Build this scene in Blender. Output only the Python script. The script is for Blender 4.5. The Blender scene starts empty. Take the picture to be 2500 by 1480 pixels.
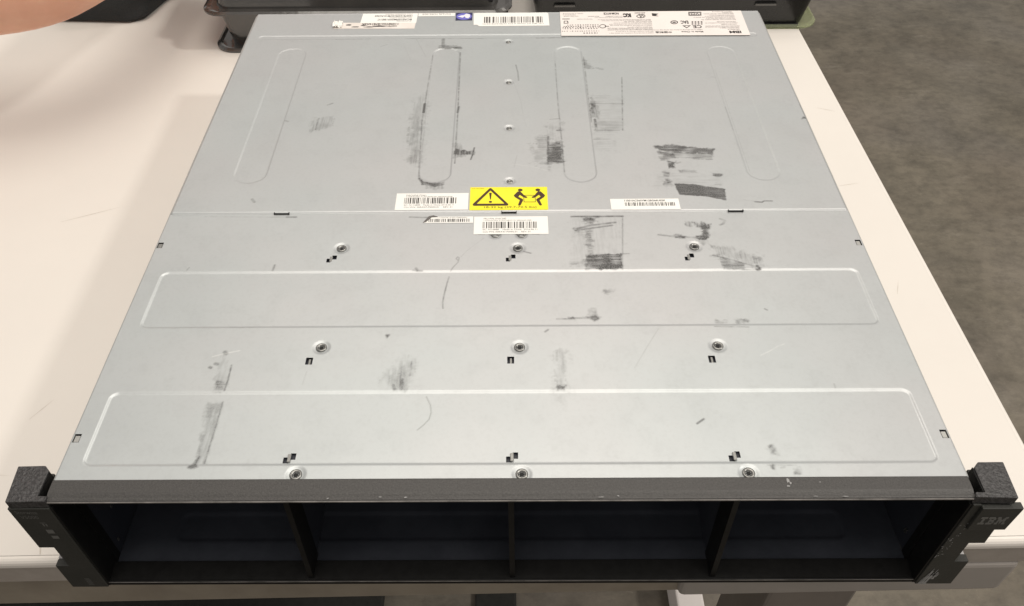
import bpy, bmesh, math, random
import numpy as np
from mathutils import Matrix, Vector
random.seed(7)
S = bpy.context.scene
COL = S.collection

# ------------------------------------------------------------------ camera
cam = bpy.data.cameras.new('camera'); co = bpy.data.objects.new('camera', cam); COL.objects.link(co)
av = Vector((0.7677, 0.0071, -0.0032))
co.matrix_world = Matrix.Translation((0.0004, -0.2119, 0.4355)) @ Matrix.Rotation(av.length, 4, av.normalized())
cam.sensor_width = 36; cam.lens = 2035.2 / 2500 * 36
cam.shift_x = 0.0067; cam.shift_y = 0.0086
cam.clip_start = 0.01; cam.clip_end = 60
S.camera = co
# ------------------------------------------------------------------ world and lamps
w = bpy.data.worlds.new('World'); S.world = w; w.use_nodes = True
bg = w.node_tree.nodes['Background']
bg.inputs[0].default_value = (1.0, 0.94, 0.88, 1); bg.inputs[1].default_value = 0.42
def area(name, loc, target, sx, sy, power, col=(1, .93, .83)):
    l = bpy.data.lights.new(name, 'AREA'); l.shape = 'RECTANGLE'; l.size = sx; l.size_y = sy
    l.energy = power; l.color = col
    o = bpy.data.objects.new(name, l); COL.objects.link(o); o.location = loc
    o.rotation_euler = (Vector(target) - Vector(loc)).to_track_quat('-Z', 'Y').to_euler()
    return o
area('ceiling_lamp', (0.15, 0.25, 2.6), (0, .25, 0), 2.2, 2.0, 46)
area('ceiling_lamp', (0.0, 2.2, 2.6), (0, .5, 0), 2.4, 0.6, 10)
area('ceiling_lamp', (3.5, 0.0, 3.45), (0, .3, 0), 0.36, 0.36, 74, (1, .95, .87))
S.view_settings.view_transform = 'Standard'; S.view_settings.look = 'None'
S.view_settings.exposure = 0; S.view_settings.gamma = 1
S.cycles.use_denoising = True

# ------------------------------------------------------------------ helpers
def tag(o, label=None, cat=None, group=None, kind=None):
    if label: o['label'] = label
    if cat: o['category'] = cat
    if group: o['group'] = group
    if kind: o['kind'] = kind
    return o
def empty(name, loc=(0, 0, 0)):
    o = bpy.data.objects.new(name, None); COL.objects.link(o); o.location = loc; o.empty_display_size = .05
    return o
def link(name, me, mats=(), parent=None, smooth=False):
    o = bpy.data.objects.new(name, me); COL.objects.link(o)
    for m in (mats if isinstance(mats, (list, tuple)) else [mats]): me.materials.append(m)
    if smooth: me.shade_smooth()
    if parent: o.parent = parent; o.matrix_parent_inverse = Matrix.Translation(-Vector(parent.matrix_world.translation)) if parent.type == 'EMPTY' else Matrix()
    return o
class MB:
    """collects shapes into one bmesh"""
    def __init__(s): s.bm = bmesh.new(); s.mi = 0
    def face(s, pts):
        f = s.bm.faces.new([s.bm.verts.new(p) for p in pts]); f.material_index = s.mi; return f
    def box(s, x0, x1, y0, y1, z0, z1, bev=0, seg=2):
        b = bmesh.new()
        bmesh.ops.create_cube(b, size=1)
        for v in b.verts:
            v.co = Vector(((x0 + x1) / 2 + v.co.x * (x1 - x0), (y0 + y1) / 2 + v.co.y * (y1 - y0), (z0 + z1) / 2 + v.co.z * (z1 - z0)))
        if bev: bmesh.ops.bevel(b, geom=b.edges[:], offset=bev, segments=seg, affect='EDGES', profile=.5)
        s.add(b)
        return s
    def add(s, b, M=None):
        mp = {}
        for v in b.verts: mp[v] = s.bm.verts.new(M @ v.co if M else v.co)
        for f in b.faces:
            try:
                g = s.bm.faces.new([mp[v] for v in f.verts]); g.material_index = s.mi; g.smooth = f.smooth
            except ValueError: pass
        b.free()
    def prism(s, poly, z0, z1, axis='z', bev=0):
        b = bmesh.new()
        def P(a, c, h):
            return {'z': (a, c, h), 'y': (a, h, c), 'x': (h, a, c)}[axis]
        f = b.faces.new([b.verts.new(P(a, c, z0)) for a, c in poly])
        r = bmesh.ops.extrude_face_region(b, geom=[f])
        d = Vector(P(0, 0, z1)) - Vector(P(0, 0, z0))
        for v in r['geom']:
            if isinstance(v, bmesh.types.BMVert): v.co += d
        bmesh.ops.recalc_face_normals(b, faces=b.faces[:])
        if bev: bmesh.ops.bevel(b, geom=b.edges[:], offset=bev, segments=2, affect='EDGES', profile=.5)
        s.add(b); return s
    def flat(s, poly, z):
        b = bmesh.new()
        f = b.faces.new([b.verts.new((p[0], p[1], z)) for p in poly])
        f.normal_update()
        if f.normal.z < 0: f.normal_flip()
        bmesh.ops.triangulate(b, faces=[f]); s.add(b); return s
    def lathe(s, prof, c=(0, 0, 0), n=32):
        b = bmesh.new(); rings = []
        for r, z in prof:
            rings.append([b.verts.new((c[0] + r * math.cos(2 * math.pi * k / n), c[1] + r * math.sin(2 * math.pi * k / n), c[2] + z)) for k in range(n)] if r > 1e-6 else [b.verts.new((c[0], c[1], c[2] + z))])
        for a, d in zip(rings, rings[1:]):
            for k in range(n):
                k2 = (k + 1) % n
                if len(a) == 1 and len(d) == 1: continue
                if len(a) == 1: b.faces.new((a[0], d[k2], d[k]))
                elif len(d) == 1: b.faces.new((a[k], a[k2], d[0]))
                else: b.faces.new((a[k], a[k2], d[k2], d[k]))
        for f in b.faces: f.smooth = True
        s.add(b); return s
    def build(s, name, mats, parent=None, smooth=False, rc=True):
        if rc: bmesh.ops.recalc_face_normals(s.bm, faces=s.bm.faces[:])
        me = bpy.data.meshes.new(name); s.bm.to_mesh(me); s.bm.free()
        return link(name, me, mats, parent, smooth)

# ------------------------------------------------------------------ materials
def mat(name, base, rough=.5, metal=0, spec=.5, coat=0):
    m = bpy.data.materials.new(name); m.use_nodes = True
    b = m.node_tree.nodes['Principled BSDF']
    b.inputs['Base Color'].default_value = (*base, 1); b.inputs['Roughness'].default_value = rough
    b.inputs['Metallic'].default_value = metal; b.inputs['Specular IOR Level'].default_value = spec
    b.inputs['Coat Weight'].default_value = coat
    return m, m.node_tree, b
def noise(nt, scale, detail=4, rough=.6, vec=None, stretch=None):
    tc = nt.nodes.new('ShaderNodeTexCoord'); src = tc.outputs['Object']
    if stretch:
        mp = nt.nodes.new('ShaderNodeMapping'); mp.inputs['Scale'].default_value = stretch
        nt.links.new(src, mp.inputs[0]); src = mp.outputs[0]
    n = nt.nodes.new('ShaderNodeTexNoise'); n.inputs['Scale'].default_value = scale
    n.inputs['Detail'].default_value = detail; n.inputs['Roughness'].default_value = rough
    nt.links.new(src, n.inputs['Vector']); return n.outputs['Fac']
def ramp(nt, fac, stops):
    r = nt.nodes.new('ShaderNodeValToRGB'); nt.links.new(fac, r.inputs[0])
    e = r.color_ramp.elements
    while len(e) < len(stops): e.new(.5)
    for el, (p, c) in zip(e, stops): el.position = p; el.color = (*c, 1) if len(c) == 3 else (c[0],) * 3 + (1,)
    return r.outputs[0]
def mix(nt, fac, a, b, mode='MIX'):
    n = nt.nodes.new('ShaderNodeMix'); n.data_type = 'RGBA'; n.blend_type = mode
    for sock, val in ((n.inputs['Factor'], fac), (n.inputs['A'], a), (n.inputs['B'], b)):
        if hasattr(val, 'is_output') or isinstance(val, bpy.types.NodeSocket): nt.links.new(val, sock)
        elif isinstance(val, (int, float)): sock.default_value = val
        else: sock.default_value = (*val, 1)
    return n.outputs['Result']
def bump(nt, b, h, strength, dist):
    n = nt.nodes.new('ShaderNodeBump'); n.inputs['Strength'].default_value = strength; n.inputs['Distance'].default_value = dist
    nt.links.new(h, n.inputs['Height']); nt.links.new(n.outputs[0], b.inputs['Normal'])
def varied(name, c0, c1, scale, rough=.5, metal=0, spec=.5, bumpd=None, lo=.35, hi=.65, detail=5, stretch=None, coat=0):
    m, nt, b = mat(name, c0, rough, metal, spec, coat)
    nt.links.new(ramp(nt, noise(nt, scale, detail, stretch=stretch), [(lo, c0), (hi, c1)]), b.inputs['Base Color'])
    if bumpd: bump(nt, b, noise(nt, bumpd[0], 3), bumpd[1], bumpd[2])
    return m

# sheet metal with smudges carried by the mesh attribute "dirt" (dark rubber marks) and "scuff" (bright scratches)
M_METAL, nt, b = mat('zinc_sheet', (.5, .5, .48), .42, .55, .5)
at = nt.nodes.new('ShaderNodeAttribute'); at.attribute_name = 'dirt'
sc = nt.nodes.new('ShaderNodeAttribute'); sc.attribute_name = 'scuff'
base = ramp(nt, noise(nt, 14, 6), [(.3, (.50, .530, .540)), (.7, (.535, .565, .575))])
base = mix(nt, ramp(nt, noise(nt, 5, 3), [(.4, (0,)), (.65, (.5,))]), base, (.56, .545, .555))
base = mix(nt, ramp(nt, noise(nt, 420, 2), [(.35, (.06,)), (.5, (0,))]), base, (.30, .30, .30))
base = mix(nt, sc.outputs['Fac'], base, (.95, .95, .93))
fine = ramp(nt, noise(nt, 1500, 2, .7), [(.28, (.6,)), (.58, (1.0,))])
mm_ = nt.nodes.new('ShaderNodeMath'); mm_.operation = 'MULTIPLY'; nt.links.new(at.outputs['Fac'], mm_.inputs[0]); nt.links.new(fine, mm_.inputs[1])
col = mix(nt, mm_.outputs[0], base, (.026, .024, .023))
nt.links.new(col, b.inputs['Base Color'])
inv = nt.nodes.new('ShaderNodeMath'); inv.operation = 'MULTIPLY_ADD'; nt.links.new(at.outputs['Fac'], inv.inputs[0]); inv.inputs[1].default_value = -.5; inv.inputs[2].default_value = .5
nt.links.new(inv.outputs[0], b.inputs['Metallic'])
rg = nt.nodes.new('ShaderNodeMapRange'); nt.links.new(noise(nt, 60, 5), rg.inputs[0]); rg.inputs[3].default_value = .37; rg.inputs[4].default_value = .47
nt.links.new(rg.outputs[0], b.inputs['Roughness'])
bump(nt, b, noise(nt, 900, 2), .05, .0002)
M_STEEL = varied('screw_steel', (.20, .20, .195), (.30, .30, .29), 300, .3, .9)
M_DARKHOLE = mat('recess_shade', (.01, .01, .01), .8)[0]  # near-black colour standing in for the shade inside holes
M_LATCH = varied('worn_grey_latch', (.36, .35, .36), (.55, .54, .55), 700, .5, 0, .5, (500, .6, .0008))
M_TAB = varied('bare_steel', (.25, .25, .24), (.33, .33, .32), 200, .4, .6)
M_CHASSIS = varied('chassis_zinc', (.40, .40, .39), (.5, .5, .48), 20, .45, .6)
M_BLACKIN = varied('black_painted_steel', (.026, .029, .040), (.036, .040, .052), 30, .42, 0, .35, (500, .2, .0003))
M_BLACKSTRIP = varied('black_strip_paint', (.006, .006, .006), (.010, .010, .010), 200, .5, 0, .2)
M_BAYFLOOR = varied('bay_floor_paint', (.044, .049, .062), (.062, .068, .084), 30, .24, 0, .5, (500, .2, .0003))
M_BEZEL = varied('black_powder_coat', (.040, .038, .037), (.066, .063, .061), 1100, .44, 0, .5, (1500, .5, .0004), .34, .7, 3)
M_EAR = varied('grained_plastic', (.026, .025, .026), (.060, .058, .060), 800, .42, 0, .5, (460, .9, .0012), .40, .62, 3)
M_EARF = varied('ear_face_plastic', (.028, .029, .026), (.036, .036, .033), 60, .5, 0, .4, (700, .25, .0005))
M_PAPER = varied('label_paper', (.86, .85, .82), (.90, .89, .86), 40, .6)
M_PAPERP = varied('grimy_label_paper', (.72, .66, .61), (.84, .78, .74), 60, .55)
M_YELLOW = varied('warning_yellow', (.90, .80, .02), (.93, .84, .03), 80, .5)
M_INK = mat('label_ink', (.03, .025, .025), .6)[0]
M_INKB = mat('warning_ink', (.06, .025, .01), .6)[0]
M_INKG = mat('thin_print', (.13, .12, .115), .6)[0]
M_NAVY = mat('navy_sticker', (.02, .02, .09), .5)[0]
M_VIOLET = mat('violet_print', (.16, .15, .55), .5)[0]
M_WHITEINK = mat('white_print', (.8, .8, .88), .5)[0]
M_EARPRINT = mat('faint_grey_print', (.13, .13, .125), .5)[0]
M_LOGO = mat('logo_print', (.22, .22, .21), .45)[0]
M_SCRAPE = mat('scraped_plastic', (.30, .30, .30), .6)[0]
M_TABLE = varied('cream_laminate', (.750, .712, .670), (.780, .740, .695), 5, .48, 0, .35, (300, .03, .0003))
M_TEDGE = varied('cream_edge_trim', (.80, .76, .71), (.84, .79, .74), 30, .38)
M_SCRATCH = mat('laminate_scratch', (.60, .55, .49), .6)[0]
M_TFRONT = varied('taupe_edge_band', (.38, .34, .305), (.44, .40, .36), 60, .55, 0, .4, (800, .2, .0004))
M_APRON = varied('shaded_apron', (.26, .225, .18), (.32, .28, .225), 30, .6)  # browner colour carries the shade below the tabletop edge
M_BOX = varied('grey_steel_box', (.34, .315, .29), (.38, .35, .325), 20, .5)
M_LEGW = mat('white_leg_paint', (.85, .80, .78), .5)[0]
M_LEGD = varied('shaded_leg_paint', (.17, .15, .135), (.21, .185, .165), 20, .5)  # leg colour darkened for the shade under the tabletop
M_TRAY = varied('glossy_black_tray', (.040, .038, .036), (.055, .052, .049), 40, .14, 0, .8, (60, .15, .002), coat=.6)  # black plastic lightened in its colour for reflections on the left tray
M_TRAYD = varied('dark_tray_plastic', (.013, .013, .013), (.02, .02, .019), 40, .2, 0, .5, (60, .12, .002))
M_EDGEHI = varied('worn_edge_highlight', (.10, .095, .09), (.24, .225, .215), 90, .35)  # edge highlight and wear painted in as a pale mottled colour
M_SLABB = varied('matte_black', (.012, .012, .010), (.02, .02, .017), 100, .8)
M_CLOTH = varied('charcoal_fabric', (.02, .022, .023), (.045, .047, .047), 700, .9, 0, .3, (1200, .3, .0005), .2, .9)
M_SKIN, nt, b = mat('skin', (.58, .30, .20), .5)
nt.links.new(ramp(nt, noise(nt, 18, 4), [(.35, (.70, .35, .235)), (.7, (.82, .46, .32))]), b.inputs['Base Color'])
b.inputs['Subsurface Weight'].default_value = .15; b.inputs['Subsurface Scale'].default_value = .004
bump(nt, b, noise(nt, 350, 3), .15, .0006)
# clear greenish plastic of the tray flange
M_CLEAR, nt, b = mat('clear_green_plastic', (.62, .66, .45), .25)
b.inputs['Transmission Weight'].default_value = .75; b.inputs['IOR'].default_value = 1.1
# polished concrete
M_FLOOR, nt, b = mat('concrete', (.2, .17, .14), .55)
c = ramp(nt, noise(nt, 2.2, 8, .62), [(.28, (.145, .128, .098)), (.5, (.205, .180, .138)), (.75, (.225, .197, .163))])
c = mix(nt, ramp(nt, noise(nt, 9, 8, .7), [(.34, (.62,)), (.6, (1.0,))]), (0, 0, 0), c, 'MIX')
c = mix(nt, ramp(nt, noise(nt, 1.1, 3), [(.52, (0,)), (.72, (.5,))]), c, (.145, .142, .138))
c = mix(nt, ramp(nt, noise(nt, 5.5, 6, .6, stretch=(1, 2.2, 1)), [(.66, (0,)), (.73, (.45,))]), c, (.10, .088, .068))
c = mix(nt, ramp(nt, noise(nt, 16, 3, .5, stretch=(1, 1.7, 1)), [(.70, (0,)), (.76, (.5,))]), c, (.07, .063, .05))
c = mix(nt, ramp(nt, noise(nt, 3.1, 5, .6), [(.45, (0,)), (.7, (.55,))]), c, (.175, .145, .112))
c = mix(nt, ramp(nt, noise(nt, 160, 2), [(.66, (0,)), (.75, (.35,))]), c, (.28, .25, .20))
c = mix(nt, ramp(nt, noise(nt, 34, 10, .72, stretch=(1, 1.4, 1)), [(.36, (.74,)), (.56, (1.0,))]), (0, 0, 0), c, 'MIX')
c = mix(nt, ramp(nt, noise(nt, 7, 9, .8, stretch=(1, 2.6, 1)), [(.56, (0,)), (.66, (.30,))]), c, (.30, .27, .225))
nt.links.new(c, b.inputs['Base Color'])

# ------------------------------------------------------------------ lettering and bar codes
def text_bm(s, x0, x1, y0, y1, z=0, rot=False, bold=0.0):
    cu = bpy.data.curves.new('lettering', 'FONT'); cu.body = s; cu.resolution_u = 2; cu.offset = bold
    o = bpy.data.objects.new('lettering', cu); COL.objects.link(o)
    bpy.context.view_layer.update()
    me = bpy.data.meshes.new_from_object(o)
    b = bmesh.new(); b.from_mesh(me)
    bpy.data.objects.remove(o); bpy.data.meshes.remove(me); bpy.data.curves.remove(cu)
    if not b.verts: return b
    xs = [v.co.x for v in b.verts]; ys = [v.co.y for v in b.verts]
    ax, bx, ay, by = min(xs), max(xs), min(ys), max(ys)
    for v in b.verts:
        u = (v.co.x - ax) / (bx - ax); t = (v.co.y - ay) / max(by - ay, 1e-9)
        if rot: u, t = 1 - u, 1 - t
        v.co = Vector((x0 + u * (x1 - x0), y0 + t * (y1 - y0), z))
    for f in b.faces:
        f.normal_update()
        if f.normal.z < 0: f.normal_flip()
    return b
def rect(m, x0, x1, y0, y1, z):
    m.flat([(x0, y0), (x1, y0), (x1, y1), (x0, y1)], z)
def barcode(m, x0, x1, y0, y1, z, n=62, rnd=None):
    rnd = rnd or random
    ws = [rnd.choice((1, 1, 1, 2, 2, 3)) for _ in range(n)]
    u = (x1 - x0) / sum(ws); x = x0
    for i, wd in enumerate(ws):
        if i % 2 == 0: rect(m, x, x + wd * u * .92, y0, y1, z)
        x += wd * u
def ellipse(cx, cy, rx, ry, n=28): return [(cx + rx * math.cos(2 * math.pi * k / n), cy + ry * math.sin(2 * math.pi * k / n)) for k in range(n)]
def ring(m, outer, inner, z):
    n = len(outer)
    for k in range(n):
        k2 = (k + 1) % n
        m.face([(*outer[k], z), (*outer[k2], z), (*inner[k2], z), (*inner[k], z)])

# ================================================================== setting
m = MB(); m.face([(-12, -8, -.74), (12, -8, -.74), (12, 16, -.74), (-12, 16, -.74)])
fl = m.build('floor', M_FLOOR); tag(fl, kind='structure')

# ================================================================== work table
TA = math.radians(1.0)     # the table stands a little turned against the chassis on it
table = empty('work_table', (0, 0.0192, -.74)); tag(table, 'cream laminate work table with rounded white edge carrying the silver chassis', 'table')
table.rotation_euler = (0, 0, TA)
TL, TR, TB = -1.25, .3245, 1.0       # table extents in its own frame
def tpart(mb, name, mm, smooth=False):
    o = mb.build(name, mm); o.parent = table; o.location = (0, 0, .74)
    if smooth: o.data.shade_smooth()
    return o
m = MB(); m.box(TL + .003, TR - .0035, .0035, TB, -.0245, 0)
tpart(m, 'tabletop', M_TABLE)
# rounded edge trim: front and right, quarter-round profile
def trim(p0, p1, inward, name):
    b = MB(); p0 = Vector(p0); p1 = Vector(p1); inw = Vector(inward)
    prof = [(.0033, -.0002)] + [(.0040 - .0040 * math.sin(a) - .0008, -.0045 + .0045 * math.cos(a) - .0001) for a in [math.radians(t) for t in (20, 40, 60, 80, 90)]] + [(-.0008, -.0065)]
    rows = [[(p + inw * d + Vector((0, 0, z))) for d, z in prof] for p in (p0, p1)]
    for a, c in zip(zip(rows[0], rows[0][1:]), zip(rows[1], rows[1][1:])):
        b.face([a[0], a[1], c[1], c[0]])
    return b
tpart(trim((TL, 0, 0), (TR, 0, 0), (0, 1, 0), 'edge'), 'edge_trim', M_TEDGE, True)
tpart(trim((TR, 0, 0), (TR, TB, 0), (-1, 0, 0), 'edge'), 'edge_trim', M_TEDGE, True)
m = MB(); m.box(TL, TR - .001, .0002, .0032, -.0248, -.0064); tpart(m, 'edge_band', M_TFRONT)
m = MB(); m.box(TR - .0031, TR - .0002, .0033, TB, -.0248, -.0064); tpart(m, 'edge_band', M_TFRONT)
m = MB(); m.box(TL, .112, .0035, .022, -.0600, -.0250); tpart(m, 'apron', M_APRON)
m = MB(); m.box(.1035, .3035, -.0012, .12, -.0600, -.0252, .004, 3); tpart(m, 'crossbeam_cover', M_BOX, False)
m = MB(); m.box(.196, .264, .050, .115, -.70, -.0604, .003); tpart(m, 'leg', M_LEGD)
m = MB(); m.box(-1.15, -1.08, .05, .115, -.70, -.026, .003); tpart(m, 'leg', M_LEGD)
m = MB(); m.box(.236, .274, -.25, .75, -.739, -.681, .003); tpart(m, 'foot', M_LEGW)
m = MB(); m.box(-1.14, -1.09, -.2, .75, -.739, -.681, .003); tpart(m, 'foot', M_LEGW)
# fine joint line across the laminate near the left front corner
m = MB(); m.flat([(-.268, .004), (-.2672, .004), (-.2752, .028), (-.276, .028)], .00012); tpart(m, 'hairline_crack', M_SCRATCH)

for k, (x, y, l, a, wd) in enumerate(((-.36, .30, .05, .4, .0005), (-.45, .18, .035, -.3, .0005), (.285, .33, .02, .2, .0004), (.290, .20, .016, 1.2, .0004), (-.31, .10, .02, 1.0, .0004), (-.52, .40, .05, .9, .0005), (.30, .45, .018, -.4, .0004), (-.335, .06, .03, -.1, .0004))):
    m = MB(); ca, sa = math.cos(a), math.sin(a)
    m.flat([(x + ca * u - sa * v, y + sa * u + ca * v) for u, v in ((0, -wd * .2), (l * .5, -wd * .6), (l, 0), (l * .5, wd * .6), (0, wd * .2))], .00010); tpart(m, 'scratch', M_SCRATCH)
# thin black slabs on the floor under the table
m = MB(); m.box(-1.3, -.185, -.4, .70, -.7395, -.7285, .004); o = m.build('floor_slab', M_SLABB)
tag(o, 'wide thin black slab on the concrete floor under the table', 'floor mat')
m = MB(); m.box(-.052, .008, -.35, .40, -.7395, -.7300, .003); o = m.build('floor_strip', M_SLABB)
tag(o, 'narrow dark strip on the concrete floor between the black slab and the table leg', 'floor strip')

# ================================================================== storage chassis
H = .0875; HX = .2235
ch = empty('storage_chassis', (0, 0, 0)); tag(ch, 'silver and black rack-mount storage chassis with four empty drive bays lying on the table', 'storage chassis')

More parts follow.
